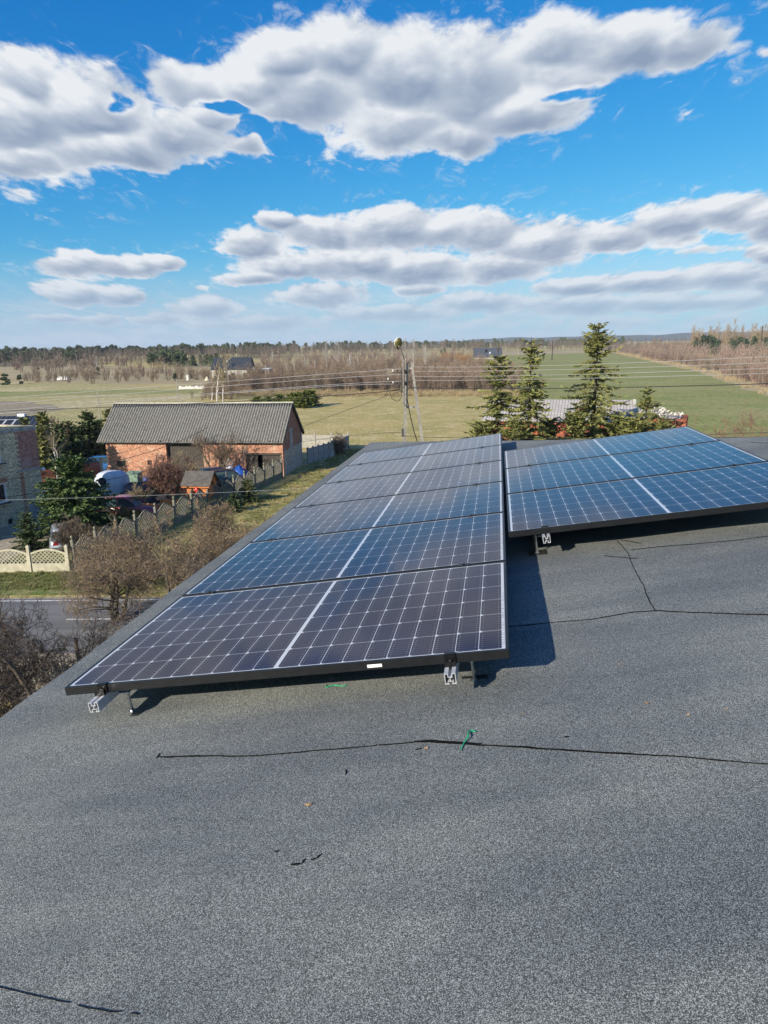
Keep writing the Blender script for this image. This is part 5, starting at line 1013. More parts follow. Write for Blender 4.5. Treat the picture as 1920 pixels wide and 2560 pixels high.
for k in range(20): z0_ = .5+k*(zb_-.7)/20; d = .10 if k % 2 else 0; m.box(xq-.12-d, xq+.05+d*.6, -.022, -.0015, z0_, z0_+(zb_-.7)/20-.01)
m.build("brick_quoin", old_brick, sh_)
m = MB(); xc0 = onwall(sh_, 70, 1262)[0]; m.prism([(xc0,0),(LS+.02,0),(LS+.02,1.75),(LS-.3,1.85),(xc0+.6,1.35),(xc0+.1,1.1)], 'y', -.035, -.0025); m.build("render_patch", cem, sh_)
for (Wn, hasf) in ((W0, 1), (Wu, 1), (Wb, 0)):
    m = MB(); m.box(Wn[0], Wn[1], .16, .20, Wn[2], Wn[3]); wo_ = m.build("window", win_d, sh_)
    if hasf:
        m = MB(); t = .10; m.box(Wn[0], Wn[0]+t, .05, .155, Wn[2], Wn[3]); m.box(Wn[1]-t, Wn[1], .05, .155, Wn[2], Wn[3]); m.box(Wn[0]+t, Wn[1]-t, .05, .155, Wn[3]-t, Wn[3]); m.box(Wn[0]+t, Wn[1]-t, .05, .155, Wn[2], Wn[2]+t); xm = (Wn[0]+Wn[1])/2; m.box(xm-.06, xm+.06, .06, .154, Wn[2]+t, Wn[3]-t); m.build("frame", plastic_w, wo_)
        m = MB(); m.box(Wn[0]-.12, Wn[1]+.15, -.16, .048, Wn[2]-.08, Wn[2]-.002); m.build("sill", mat("dark_sill", (.09,.10,.11)) if "dark_sill" not in MATS else MATS["dark_sill"], wo_)
m = MB(); m.box(W0[0]-.1, W0[1]+.1, -.02, -.001, W0[3]+.02, W0[3]+.34); m.build("brick_lintel", old_brick, sh_)
m = MB(); lx, lz = onwall(sh_, 106, 1181); m.box(LS+.001, LS+.25, .05, .09, 3.35, 3.39); m.lathe((LS+.3, .07, 3.22), [(.03,.24),(.10,.20),(.13,.10),(.10,.0),(.03,-.02)][::-1], 10); m.build("wall_lamp", mat("white_globe", (.75,.75,.72)), sh_)
m = MB(); m.box(LS+.01, LS+1.2, -.1, 1.4, 0, .35); m.build("doorstep", cem, sh_)
# metal roofed house behind it
e0 = A(-110, 1069, 76); e1 = A(87, 1065.5, 76.5); rr1 = A(97, 1038, 79.3); LM = float(np.linalg.norm((e1-e0)[:2])); rM = atan2(e1[1]-e0[1], e1[0]-e0[0])
mh = thing("metal_roofed_house", "house behind the stone one, ribbed dark roof with its own solar panels", "house", (e0[0], e0[1], 0), rM)
ze, zr_ = float(e1[2]), float(rr1[2]); m = MB(); m.box(.3, LM-.3, .4, 4.6, 0, ze-.1); m.build("wall", wood_d, mh); m = MB(); m.prism([(.4,ze-.1),(4.6,ze-.1),(2.5,zr_-.15)], 'x', LM-.5, LM-.31); m.build("gable", wood_d, mh)
m = MB(); m.slab((-.2,-.3,ze-.1),(LM,-.3,ze-.1),(LM,2.5,zr_),(-.2,2.5,zr_),.1); m.slab((-.2,2.5,zr_),(LM,2.5,zr_),(LM,5.2,ze-.1),(-.2,5.2,ze-.1),.1); mr_ = m.build("roof", slate, mh)
sl3 = (zr_-ze+.1)/2.8; 
for k in range(17): m = MB(); x = k*(LM-.06)/16; m.slab((x,-.3,ze-.06),(x+.05,-.3,ze-.06),(x+.05,2.45,zr_+.03),(x,2.45,zr_+.03),.04); m.build("roof_rib", slate, mr_)
pvm = mat("small_pv_cells", (.012,.013,.018), (.02,.022,.028), 3, .55)
for k in range(5):
    x = .1+k*.98+LM-6.4; y0_, y1_ = -.1, 1.35; zf = lambda y: ze-.1+sl3*(y+.3)+.14
    m = MB(); m.slab((x,y0_,zf(y0_)),(x+.92,y0_,zf(y0_)),(x+.92,y1_,zf(y1_)),(x,y1_,zf(y1_)),.04); pv_ = m.build("roof_solar_panel", pvm, mh)
    m = MB()
    for (xa, xb2, ya, yb2) in ((0,.05,y0_,y1_),(.87,.92,y0_,y1_),(.051,.869,y0_,y0_+.05),(.051,.869,y1_-.05,y1_)): m.slab((x+xa,ya,zf(ya)+.012),(x+xb2,ya,zf(ya)+.012),(x+xb2,yb2,zf(yb2)+.012),(x+xa,yb2,zf(yb2)+.012),.01)
    m.build("panel_frame", plastic_w, pv_)
m = MB(); cx_ = LM*.72; m.box(cx_-.4, cx_+.35, 2.3, 2.9, zr_-.2, zr_+.22); m.build("chimney", plastic_w, mr_)
# ------------------------------------------------------------ fences
def lattice_panel(L, h, arch, t=.05, concave=False, mesh=.13):
    m = MB(); b = .42; m.box(0, L, 0, t, 0, b)      # solid lower board
    top = lambda x: h-.30+arch*(sin(pi*x/L) if not concave else (1-abs(sin(pi*x/L)))*0+abs(cos(pi*(x/L)))**.0*sin(pi*x/L)**2*1.15)
    n = 14; pr = [(L*i/n, top(L*i/n)) for i in range(n+1)]
    for (xa, za), (xb2, zb2) in zip(pr[:-1], pr[1:]): m.hexa([(xa,-.005,za-.09),(xb2,-.005,zb2-.09),(xb2,t+.005,zb2-.09),(xa,t+.005,za-.09),(xa,-.005,za),(xb2,-.005,zb2),(xb2,t+.005,zb2),(xa,t+.005,za)])
    m.box(0, .05, 0, t, b+.001, top(0)-.08); m.box(L-.05, L, 0, t, b+.001, top(L)-.08); m.box(0, L, -.004, t+.004, b-.02, b+.05)
    s = .215; w = .021
    for sgn in (1, -1):
        k = -12
        while k*s < L+2:
            # line x = k*s + sgn*(z-b)
            za = b; x0 = k*s; seg = []
            for i in range(41):
                z = b+(h+arch-b)*i/40; x = x0+sgn*(z-b)
                if .03 < x < L-.03 and z < top(min(max(x,0),L))-.06: seg.append((x, z))
            if len(seg) > 1:
                (xa, za), (xb2, zb2) = seg[0], seg[-1]; yy = .006 if sgn > 0 else .010; tt_ = t-.006 if sgn > 0 else t-.010
                m.hexa([(xa-w,yy,za),(xa+w,yy,za),(xa+w,tt_,za),(xa-w,tt_,za),(xb2-w,yy,zb2),(xb2+w,yy,zb2),(xb2+w,tt_,zb2),(xb2-w,tt_,zb2)])
            k += 1
    return m
def post_mb(h, w=.075, cap=True):
    m = MB(); m.box(-w, w, -w, w, -.1, h); 
    if cap: m.add([(-w-.03,-w-.03,h),(w+.03,-w-.03,h),(w+.03,w+.03,h),(-w-.03,w+.03,h),(0,0,h+.12)], [(3,2,1,0),(0,1,4),(1,2,4),(2,3,4),(3,0,4)])
    return m
def finial(m, h): m.lathe((0,0,h), [(.04,0),(.04,.04),(.075,.08),(.085,.13),(.06,.19),(.02,.21)], 8); return m
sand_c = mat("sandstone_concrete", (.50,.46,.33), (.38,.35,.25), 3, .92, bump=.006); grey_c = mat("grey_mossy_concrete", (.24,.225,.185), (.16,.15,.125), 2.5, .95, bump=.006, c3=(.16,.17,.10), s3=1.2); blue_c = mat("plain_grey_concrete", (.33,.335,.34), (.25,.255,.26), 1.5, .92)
def run_fence(nm, lab, pts, bay, hp, pan, pm, ppost, fin=False):
    p0 = np.array(pts[0]); o = thing(nm, lab, "fence", (p0[0], p0[1], 0)); src = {}
    for a, b in zip(pts[:-1], pts[1:]):
        a, b = np.array(a, float), np.array(b, float); L = np.linalg.norm(b-a); n = max(1, round(L/bay)); ang = atan2(b[1]-a[1], b[0]-a[0]); Lb = L/n; key = round(Lb, 3)
        for i in range(n):
            c = a+(b-a)*i/n-p0; d = (b-a)/L
            if key not in src: k_ = pan(Lb-.18).build("panel", pm, o); src[key] = k_
            else: k_ = src[key].copy(); col.objects.link(k_); k_.parent = o
            k_.location = (c[0]+d[0]*.09-d[1]*-.025, c[1]+d[1]*.09-d[0]*.025, 0); k_.rotation_euler = (0,0,ang)
            if 'post' not in src: src['post'] = q_ = (finial(post_mb(hp, .07), hp+.10) if fin else post_mb(hp)).build("post", ppost, o)
            else: q_ = src['post'].copy(); col.objects.link(q_); q_.parent = o
            q_.location = (c[0], c[1], 0); q_.rotation_euler = (0,0,ang)
    q_ = src['post'].copy(); col.objects.link(q_); q_.parent = o; e = np.array(pts[-1])-p0; q_.location = (e[0], e[1], 0); q_.rotation_euler = (0,0,ang)
    return o
fy = lambda x: 36.42+(-16.54-x)*.02
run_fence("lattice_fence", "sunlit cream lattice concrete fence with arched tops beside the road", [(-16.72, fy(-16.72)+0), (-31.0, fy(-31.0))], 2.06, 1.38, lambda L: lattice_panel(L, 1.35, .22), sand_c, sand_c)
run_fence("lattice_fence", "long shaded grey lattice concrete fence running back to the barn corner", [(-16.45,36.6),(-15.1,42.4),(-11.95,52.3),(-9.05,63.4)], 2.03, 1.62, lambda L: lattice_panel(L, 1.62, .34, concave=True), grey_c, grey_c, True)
def plain_panel(L):
    m = MB()
    for k in range(3): m.box(0, L, 0, .05, .02+k*.5, .5+k*.5)
    return m
run_fence("slab_fence", "plain grey slab fence with a vine sprawling over it, beyond the barn", [(-7.45,70.6),(-5.2,75.5),(-3.9,80.6)], 1.06, 1.55, plain_panel, blue_c, conc)
run_fence("slab_fence", "pale slab fence behind the vine, square to the other slab fence", [(-3.9,80.9),(-13.5,82.6)], 2.0, 1.75, lambda L: plain_panel(L), conc, conc)
def picket(L, h=1.45, w=.085, gap=.03):
    m = MB(); n = int(L/(w+gap))
    for k in range(n): x = k*(w+gap)+gap; m.prism([(x,.08),(x+w,.08),(x+w,h-.05),(x+w/2,h),(x,h-.05)], 'y', 0, .02)
    m.box(0, L, .021, .06, .35, .43); m.box(0, L, .021, .06, h-.35, h-.27); return m
redw = mat("red_brown_planks", (.33,.09,.055), (.20,.06,.04), 4, .8, stretch=(6,6,.6)); greyw = mat("bleached_pickets", (.46,.43,.36), (.33,.30,.25), 5, .9, stretch=(6,6,.6))
run_fence("plank_fence", "red brown plank fence with concrete posts between the yard and the barn", [(-32.5,58.6),(-28.2,61.4),(-25.75,65.1)], 2.2, 1.65, picket, redw, conc)
run_fence("picket_fence", "bleached picket fence below the roof edge at the lower left", [(-17.0,23.6),(-10.2,23.4),(-7,23.3)], 2.4, .95, lambda L: picket(L, .92, .05, .06), greyw, greyw)
m = MB(); m.box(-.09, .09, -.09, .09, 0, 1.95); m.box(-.2,.2,-.2,.2,-.05,.12); q_ = P(834,1140); tag(m.build("gate_post", mat("whitewashed_post", (.66,.64,.58), (.4,.38,.34), 4), None, loc=(q_[0]-.1, q_[1]-.3, 0)), "whitewashed post standing against the plain slab fence", "post")
# ------------------------------------------------------------ vehicles and yard things
glass_car = mat("car_glass", (.03,.05,.055), (.05,.08,.085), 2, .06); tyre = mat("tyre_rubber", (.018,.018,.018), None, rough=.8); rim_m = mat("wheel_rim", (.35,.35,.36), None, rough=.35, metal=.7); hlight = mat("headlight_glass", (.65,.68,.7), None, rough=.1); rlight = mat("red_light_glass", (.40,.02,.02), None, rough=.15)
def loft(secs):
    vs, fs = [], []; n = len(secs[0])
    for s in secs: vs += s
    for i in range(len(secs)-1):
        for j in range(n): fs.append((i*n+j, i*n+(j+1) % n, (i+1)*n+(j+1) % n, (i+1)*n+j))
    fs += [tuple(range(n))[::-1], tuple(range((len(secs)-1)*n, len(secs)*n))]; return vs, fs
def car(name, label, cat, loc, rz, paint, L=4.2, W=1.72, Hc=1.45, kind='hatch', group=None):
    o = thing(name, label, cat, loc, rz, group)
    def sec(x, w, zb, zt, r=.10): return [(x,-w+.04,zb),(x,-w,zb+.12),(x,-w-.0,zt*.55),(x,-w+.03,zt-r),(x,-w+.12,zt),(x,0,zt+.02),(x,w-.12,zt),(x,w-.03,zt-r),(x,w,zt*.55),(x,w,zb+.12),(x,w-.04,zb)]
    w = W/2; hb = Hc*.62; S = [(-L/2,w*.80,.32,hb*.80),(-L/2+.10,w*.93,.24,hb*.94),(-L/2+.5,w,.20,hb),(-.6,w,.19,hb*1.0),(.5,w,.19,hb*.98),(L/2-1.0,w,.20,hb*.93),(L/2-.35,w*.96,.22,hb*.82),(L/2-.08,w*.86,.27,hb*.68),(L/2,w*.74,.33,hb*.56)]
    vs, fs = loft([sec(*s) for s in S]); bd = mesh_obj("body", vs, fs, paint, o, True)
    def gs(x, wb, z0, z1, wt): return [(x,-wb,z0),(x,-wt,z1),(x,wt,z1),(x,wb,z0)]
    xr = -L/2+(.22 if kind == 'hatch' else .55); z0 = hb-.03; zt = Hc-.03
    G_ = [(xr,w-.12,z0,z0+.02,w-.16),(xr+.35,w-.1,z0,zt-.06,w-.26),(-.2,w-.08,z0,zt,w-.24),(.25,w-.08,z0,zt-.04,w-.25),(L/2-1.25,w-.12,z0,z0+.03,w-.16)]
    vs, fs = loft([gs(*g_) for g_ in G_]); mesh_obj("windows", vs, fs, glass_car, o, False)
    R_ = [(xr+.30,w-.25,zt-.075),(xr+.6,w-.25,zt-.01),(-.2,w-.23,zt+.03),(.22,w-.24,zt-.01),(.42,w-.26,zt-.06)]
    vs = []; 
    for (x, ww, z) in R_: vs += [(x,-ww,z),(x,-ww*.5,z+.035),(x,ww*.5,z+.035),(x,ww,z),(x,ww,z-.04),(x,-ww,z-.04)]
    fs = [(i*6+j, i*6+(j+1) % 6, (i+1)*6+(j+1) % 6, (i+1)*6+j) for i in range(4) for j in range(6)]+[(5,4,3,2,1,0),(24,25,26,27,28,29)]
    rf_ = mesh_obj("car_roof", vs, fs, paint, o, True)
    m = MB()
    for s in (-1, 1):
        for (xa, za, xb2, zb2) in ((xr+.02,z0,xr+.34,zt-.04),(-.35,z0,-.32,zt),(.40,zt-.06,L/2-1.22,z0+.02)): m.tube([(xa, s*(w-.10), za), (xb2, s*(w-.245), zb2)], .035, 5)
    m.build("pillars", paint, rf_)
    for s in (-1, 1):
        for x in (-L/2+.78, L/2-.82):
            m = MB(); prof = [(.20,-.11),(.30,-.10),(.315,-.04),(.315,.05),(.30,.11),(.18,.10)]; m.lathe((x, s*(w-.10), .315), prof, 16, 'y'); wh = m.build("wheel", tyre, o, True)
            m = MB(); m.lathe((x, s*(w+.005), .315), [(.19,-.012),(.17,.012),(.05,.018)] if s > 0 else [(.05,-.018),(.17,-.012),(.19,.012)], 14, 'y'); m.build("rim", rim_m, wh)
        m = MB(); y = s*(w*.62); m.hexa([(L/2-.26,y-.17,.50),(L/2-.045,y-.13,.50),(L/2-.10,y+.15*1,.50),(L/2-.32,y+.17,.50),(L/2-.40,y-.15,.66),(L/2-.13,y-.12,.66),(L/2-.18,y+.13,.66),(L/2-.42,y+.15,.66)]); m.build("headlight", hlight, o)
        m = MB(); m.box(-L/2-.01, -L/2+.12, y-.13, y+.13, .58, .80); m.build("tail_light", rlight, o)
    return o
red_p = mat("dark_red_paint", (.26,.015,.02), None, rough=.3, coat=1.0); grey_p = mat("blue_grey_paint", (.13,.19,.23), None, rough=.3, coat=1.0, metal=.3); navy_p = mat("navy_paint", (.03,.06,.11), None, rough=.3, coat=1.0); black_p = mat("black_paint", (.008,.008,.01), None, rough=.25, coat=1.0); blue_p = mat("bright_blue_paint", (.03,.14,.36), None, rough=.3, coat=1.0); silver_p = mat("silver_paint", (.42,.45,.48), None, rough=.3, metal=.5, coat=1.0)
GC = "cars parked in the yard"
b = P(322,1294); car("parked_car", "dark red hatchback beside the lattice fence, pale headlight to the right", "car", (b[0], b[1], 0), R(-8), red_p, 4.3, 1.75, 1.55, group=GC)
b = P(150,1252); car("parked_car", "blue grey car between the stone house and the tall yard spruce", "car", (b[0]+.2, b[1], 0), R(172), grey_p, 4.2, 1.7, 1.5, group=GC)
b = P(146,1276); car("parked_car", "navy car half hidden in front of the blue grey one by the stone house", "car", (b[0]+.3, b[1], 0), R(170), navy_p, 4.1, 1.7, 1.4, group=GC)
b = P(238,1181); car("parked_car", "bright blue car behind the red brown plank fence", "car", (b[0], b[1]+.5, 0), R(-170), blue_p, 4.1, 1.7, 1.5, group=GC)
b = P(583,1221); car("parked_car", "black car right of the orange playhouse, beside the lattice fence", "car", (b[0]-.4, b[1]+.6, 0), R(20), black_p, 4.2, 1.75, 1.5, group=GC)
b = P(548,1222); car("parked_car", "navy car with a red tail light, just right of the orange playhouse", "car", (b[0]-1.3, b[1]+1.5, 0), R(195), navy_p, 4.0, 1.7, 1.5, group=GC)
b = P(118,1388); car("parked_car", "silver car mostly hidden between the small spruce and the round bush", "car", (b[0]+.2, b[1]+2.0, 0), R(115), silver_p, 4.0, 1.7, 1.4, group=GC)
# covered caravan
b = P(277,1238); cv_ = thing("covered_trailer", "bulging trailer under a silver blue cover with one oval window", "trailer", (b[0], b[1]+.6, 0), R(-6))
tarp_s = mat("silver_blue_cover", (.52,.56,.60), (.42,.46,.52), 1.5, .5, bump=.02, bscale=4); vs = []; n = 20; k = 9
rg = random.Random(5)
for i in range(k):
    t = i/(k-1); z = .12+1.75*math.sin(t*pi/2)**.8; sx = 1.35*(cos(t*pi/2)**.42 if i < k-1 else .05); sy = 1.05*(cos(t*pi/2)**.42 if i < k-1 else .05)
    for j in range(n): a = 2*pi*j/n; e = 2/3.4; f_ = 1+.05*sin(a*6+i)*(1-t); vs.append((math.copysign(abs(cos(a))**e, cos(a))*sx*f_, math.copysign(abs(sin(a))**e, sin(a))*sy*f_, z+rg.uniform(-.02,.02)))
fs = [(i*n+j, i*n+(j+1) % n, (i+1)*n+(j+1) % n, (i+1)*n+j) for i in range(k-1) for j in range(n)]+[tuple(range((k-1)*n, k*n))]
mesh_obj("cover", vs, fs, tarp_s, cv_, True); m = MB(); m.lathe((-.30, -1.03, 1.20), [(.02,-.02),(.27,-.012),(.32,.05)], 14, 'y'); ow = m.build("oval_window", win_d, cv_); ow.scale = (1.15,1,1)
m = MB(); m.box(-1.2, 1.2, -.95, .95, .12, .3); m.build("chassis", black_p, cv_)
for s in (-1, 1): m = MB(); m.lathe((.1, s*.85, .28), [(.2,-.08),(.27,-.07),(.28,.05),(.2,.08)], 14, 'y'); m.build("wheel", tyre, cv_)
def cloth_heap(name, label, cat, px, py, w, d, h, m_, seed, dz=0, parent=None, lump=.35):
    b = P(px, py); rg = random.Random(seed); n, k = 16, 6; vs = []
    for i in range(k):
        t = i/(k-1)
        for j in range(n): a = 2*pi*j/n; f_ = 1+rg.uniform(-lump,lump)*.5; vs.append((cos(a)*w/2*(1-t**2*.85)*f_, sin(a)*d/2*(1-t**2*.85)*f_, dz+h*t**.8*rg.uniform(.9,1.1)))
    fs = [(i*n+j, i*n+(j+1) % n, (i+1)*n+(j+1) % n, (i+1)*n+j) for i in range(k-1) for j in range(n)]+[tuple(range((k-1)*n, k*n))]
    return tag(mesh_obj(name, vs, fs, m_, None, True, loc=(b[0], b[1], 0)), label, cat)
white_c = mat("white_sheeting", (.68,.69,.70), (.55,.56,.58), 2, .6, bump=.02, bscale=5); blue_t = mat("blue_tarpaulin", (.02,.10,.42), (.015,.07,.30), 2, .45, bump=.02, bscale=4)
cloth_heap("white_sheet", "crumpled white sheet on the grass in front of the covered trailer", "sheet", 268, 1247, 1.8, 1.0, .25, white_c, 3)
cloth_heap("tarpaulin", "blue tarpaulin humped over a load by the open barn gate", "tarpaulin", 600, 1197, 1.6, 1.5, 1.15, blue_t, 7); cloth_heap("white_bag", "big white bag leaning on the blue tarpaulin", "bag", 577, 1197, 1.25, 1.2, 1.1, white_c, 9)
b = P(575, 1193); ch_ = thing("plastic_chair", "white plastic chair on top of the big white bag", "chair", (b[0], b[1], 1.05), R(8)); m = MB(); m.box(-.3,.3,-.22,.22,.0,.05); m.build("seat", plastic_w, ch_)
m = MB(); m.box(-.3,-.24,.16,.22,.051,.55); m.box(.24,.3,.16,.22,.051,.55); m.box(-.24,.24,.17,.21,.46,.55); m.box(-.02,.02,.175,.205,.051,.459); m.box(-.24,-.021,.178,.202,.25,.29); m.box(.021,.24,.178,.202,.25,.29); m.build("backrest", plastic_w, ch_)
for s in (-1,1):
    for t in (-1,1): m = MB(); m.box(s*.27-.025, s*.27+.025, t*.19-.025, t*.19+.025, -.35, -.001); m.build("leg", plastic_w, ch_)
b = P(337,1213); gb = thing("green_bin", "faded green box bin standing against the barn wall", "bin", (b[0], b[1], 0), R(-8)); gm = mat("faded_green", (.20,.30,.22), (.14,.22,.16), 3, .7)
m = MB(); m.hexa([(-.48,-.42,.1),(.48,-.42,.1),(.48,.42,.1),(-.48,.42,.1),(-.58,-.5,1.0),(.58,-.5,1.0),(.58,.5,1.0),(-.58,.5,1.0)]); m.build("container", gm, gb); m = MB(); m.slab((-.62,-.55,1.09),(.62,-.55,1.09),(.62,.55,1.16),(-.62,.55,1.16),.08); m.build("lid", gm, gb)
for s in (-1,1): m = MB(); m.lathe((s*.4, .3, .1), [(.08,-.03),(.1,-.02),(.1,.02),(.08,.03)], 10, 'y'); m.build("wheel", tyre, gb)
b = P(355,1243); tr_ = thing("cargo_trailer", "low slatted trailer loaded with scrap in front of the green bin", "trailer", (b[0], b[1]+.8, 0), R(-4)); tm = mat("trailer_grey_red", (.22,.17,.18), (.14,.13,.16), 3, .8)
m = MB(); m.box(-1.3,1.3,-.7,.7,.45,.52); m.build("bed", tm, tr_)
for (x0,x1,y0,y1) in ((-1.3,1.3,-.74,-.701),(-1.3,1.3,.701,.74),(-1.34,-1.301,-.74,.74),(1.301,1.34,-.74,.74)):
    m = MB()
    for z in (.53,.68,.83): m.box(x0,x1,y0,y1,z,z+.10)
    m.box(x0,x0+.04 if x1-x0 > 1 else x1,y0-.002,y1+.002,.45,.95); m.build("side_board", tm, tr_)
for s in (-1,1): m = MB(); m.lathe((0, s*.82, .3), [(.2,-.08),(.29,-.07),(.3,.05),(.2,.08)], 14, 'y'); m.build("wheel", tyre, tr_)
cloth_heap("scrap_load", "dark jumbled scrap heaped on the slatted trailer", "scrap", 356, 1236, 1.9, 1.0, .5, mat("scrap_dark", (.05,.05,.06), (.10,.08,.08), 5), 12, dz=.53, lump=.8); bb_ = P(368,1216); m = MB(); m.lathe((0,0,0), [(.22,0),(.27,.05),(.27,.80),(.24,.86),(.1,.87)], 12); tag(m.build("blue_barrel", mat("blue_plastic", (.03,.12,.42), None, rough=.4), None, True, loc=(bb_[0], bb_[1], 0)), "small blue plastic barrel right of the green bin", "barrel")
cloth_heap("scrap_pile", "black heap of scrap in the shade under the reddish hazel", "scrap", 392, 1262, 2.6, 2.0, .8, mat("scrap_black", (.015,.015,.018), (.04,.035,.04), 5), 15, lump=.9)
# orange playhouse on stilts
b = A(526, 1240, 50.6); zp = float(b[2]); ph_ = thing("playhouse", "orange wooden playhouse on stilts with a grey pitched roof behind the lattice fence", "playhouse", (b[0]-1.65, b[1], 0), R(-10))
org_w = mat("orange_boards", (.56,.19,.05), (.46,.15,.04), 3, .75, stretch=(.6,.6,9)); PWd, PDp, ph_h = 1.65, 1.5, 1.05
m = MB(); m.box(0,PWd,0,.04,zp,zp+ph_h*.62); m.build("front_board", org_w, ph_); m = MB(); m.box(0,PWd,PDp-.04,PDp,zp,zp+ph_h); m.box(0,.04,.04,PDp-.04,zp,zp+ph_h*.6); m.build("rear_board", org_w, ph_)
wx = PWd; zz = zp+ph_h; m = MB(); wy0, wy1, wz0, wz1 = .6, .95, zp+.72, zp+1.0
pts = [(.0,zp),(PDp,zp),(PDp,zz),(PDp/2,zz+.62),(.0,zz)]; 
m.prism([(.0,zp),(PDp,zp),(PDp,wz0),(.0,wz0)], 'x', PWd-.04, PWd); m.prism([(.0,wz0),(wy0,wz0),(wy0,wz1),(.0,wz1)], 'x', PWd-.04, PWd); m.prism([(wy1,wz0),(PDp,wz0),(PDp,wz1),(wy1,wz1)], 'x', PWd-.04, PWd); m.prism([(.0,wz1),(PDp,wz1),(PDp,zz),(PDp/2,zz+.62),(.0,zz)], 'x', PWd-.04, PWd); m.build("gable_board", org_w, ph_)
m = MB(); m.prism([(.0,zz),(PDp,zz),(PDp/2,zz+.62)], 'x', 0, .04); m.build("gable_board", org_w, ph_)
pr_ = mat("grey_felt_shingle", (.075,.066,.058), (.11,.098,.086), 3, .9); m = MB(); m.slab((-.35,-.28,zz-.24),(PWd+.2,-.28,zz-.24),(PWd+.2,PDp/2,zz+.69),(-.35,PDp/2,zz+.69),.05); m.slab((-.35,PDp/2,zz+.69),(PWd+.2,PDp/2,zz+.69),(PWd+.2,PDp+.28,zz-.24),(-.35,PDp+.28,zz-.24),.05); prf = m.build("roof", pr_, ph_)
m = MB(); m.box(-.3,PWd+.15,-.25,-.19,zz-.36,zz-.29); m.build("eave_beam", org_w, prf)
for x in (.0, PWd-.09):
    for y in (.0, PDp-.09): m = MB(); m.box(x+.001,x+.089,y+.045,y+.13,0,zz-.05 if y == 0 else zp-.001); m.build("post", org_w, ph_)
m = MB(); m.box(.05,PWd-.05,.05,PDp-.05,zp-.1,zp-.002); m.build("floor", org_w, ph_)
m = MB(); m.tube([(PWd-.25,-.1,zz-.35),(PWd-.95,-.1,zp+.62)], .04, 6) if False else m.tube([(PWd*.52,-.06,zz-.40),(PWd-.05,-.06,zp+.52)], .05, 5); m.build("brace", org_w, ph_)
L0, X0, Y0 = frame_of(ph_); pbp = L0+X0*(PWd*.52)-Y0*.22; pb_ = thing("punch_bag", "small red punch bag hanging under the orange playhouse eave", "punch bag", (pbp[0], pbp[1], zp+.45), 0)
m = MB(); m.lathe((0,0,-.2), [(.05,0),(.14,.06),(.16,.2),(.13,.36),(.08,.46),(.06,.5)], 12); m.build("bag", mat("red_vinyl", (.55,.02,.02), None, rough=.35), pb_, True); m = MB(); m.tube([(0,0,.3),(0,.1,zz-.3-zp-.45)], .012, 4); m.build("cord", cab, pb_)
b = P(423,1290); m = MB(); m.box(-.55,.55,0,.05,0,1.15); m.box(-.55,-.47,.051,.4,0,1.1); m.box(.47,.55,.051,.4,0,1.1); tag(m.build("orange_board", org_w, None, loc=(b[0], b[1], 0), rz=R(-6)), "upright orange board standing left of the playhouse, behind the fence", "board")
# ------------------------------------------------------------ yard trees and shrubs
def H_at(x, y, py):      # height of a vertical line through (x, y) where it crosses picture row py
    lo, hi = -20., 60.
    for _ in range(40):
        mm = (lo+hi)/2; c = M.T @ np.array([x, y, mm-H]); yy = 1280+F*c[1]/c[2]
        if yy > py: lo = mm
        else: hi = mm
    return lo
b = P(193,1335); spruce("spruce_tree", "broad green yard spruce with several leaders in front of the plank fence", (b[0], b[1], 0), 301, H_at(b[0], b[1], 1148), 3.4, m=mat("yard_needles", (.055,.095,.028), (.11,.155,.045), 1.4, .75, spec=.3), step=.20, nb=10, sp=.07, spl=.42, w=.06, power=.60, droop=.25, z0=.03, tipup=.5)
b = P(78,1376); spruce("spruce_tree", "small dark green spruce in front of the stone house wall", (b[0], b[1], 0), 302, H_at(b[0], b[1], 1283), 1.15, m=needle_d, step=.20, nb=8, sp=.07, spl=.26, w=.04, power=.7, droop=.1, z0=.05)
GN = "young conifers outside the lattice fence"
b = P(586,1278); spruce("young_conifer", "small dark green conifer outside the lattice fence below the playhouse", "x" and (b[0], b[1], 0), 303, 1.2, .85, m=needle_d, step=.16, nb=8, sp=.07, spl=.26, w=.045, power=.6, droop=0, z0=.05, group=GN, cat="conifer")
b = P(620,1258); spruce("young_conifer", "small yellow brown conifer outside the lattice fence, the right one", (b[0], b[1], 0), 304, 1.75, .8, m=needle_y, step=.16, nb=8, sp=.07, spl=.26, w=.045, power=.7, droop=0, z0=.05, group=GN, cat="conifer")
GD = "dark conifers behind the plank fence"
for k, (px, d, yt, r, mm_, lab) in enumerate(((112,66,1030,1.5,needle,"thin spruce rising behind the metal roof end, its tip above the field edge"),(150,70,1062,1.7,needle_d,"lower dark spruce behind the pale bare tree"),(172,74,1055,1.9,needle,"spruce just left of the field pole, behind the plank fence"),(224,72,1028,2.1,needle_d,"tallest dark spruce behind the plank fence, right of the bare tree"),(200,71,1066,2.0,needle_d,"bushy dark spruce left of the tallest one"),(246,74,1050,2.0,needle_d,"dark spruce in the gap before the barn, right of the tallest"),(280,77,1024,1.8,needle,"spruce peeping over the left end of the barn roof"),(66,61,1046,.9,needle_y,"thin yellowish spruce tip in front of the metal roof"))):
    p = A(px, 1100, d); spruce("spruce_tree", lab, (p[0], p[1], 0), 310+k, H_at(p[0], p[1], yt), r, m=mm_, group=GD, step=.34, nb=7, sp=.12, spl=.50, w=.085, power=.62, droop=.2, z0=.03)
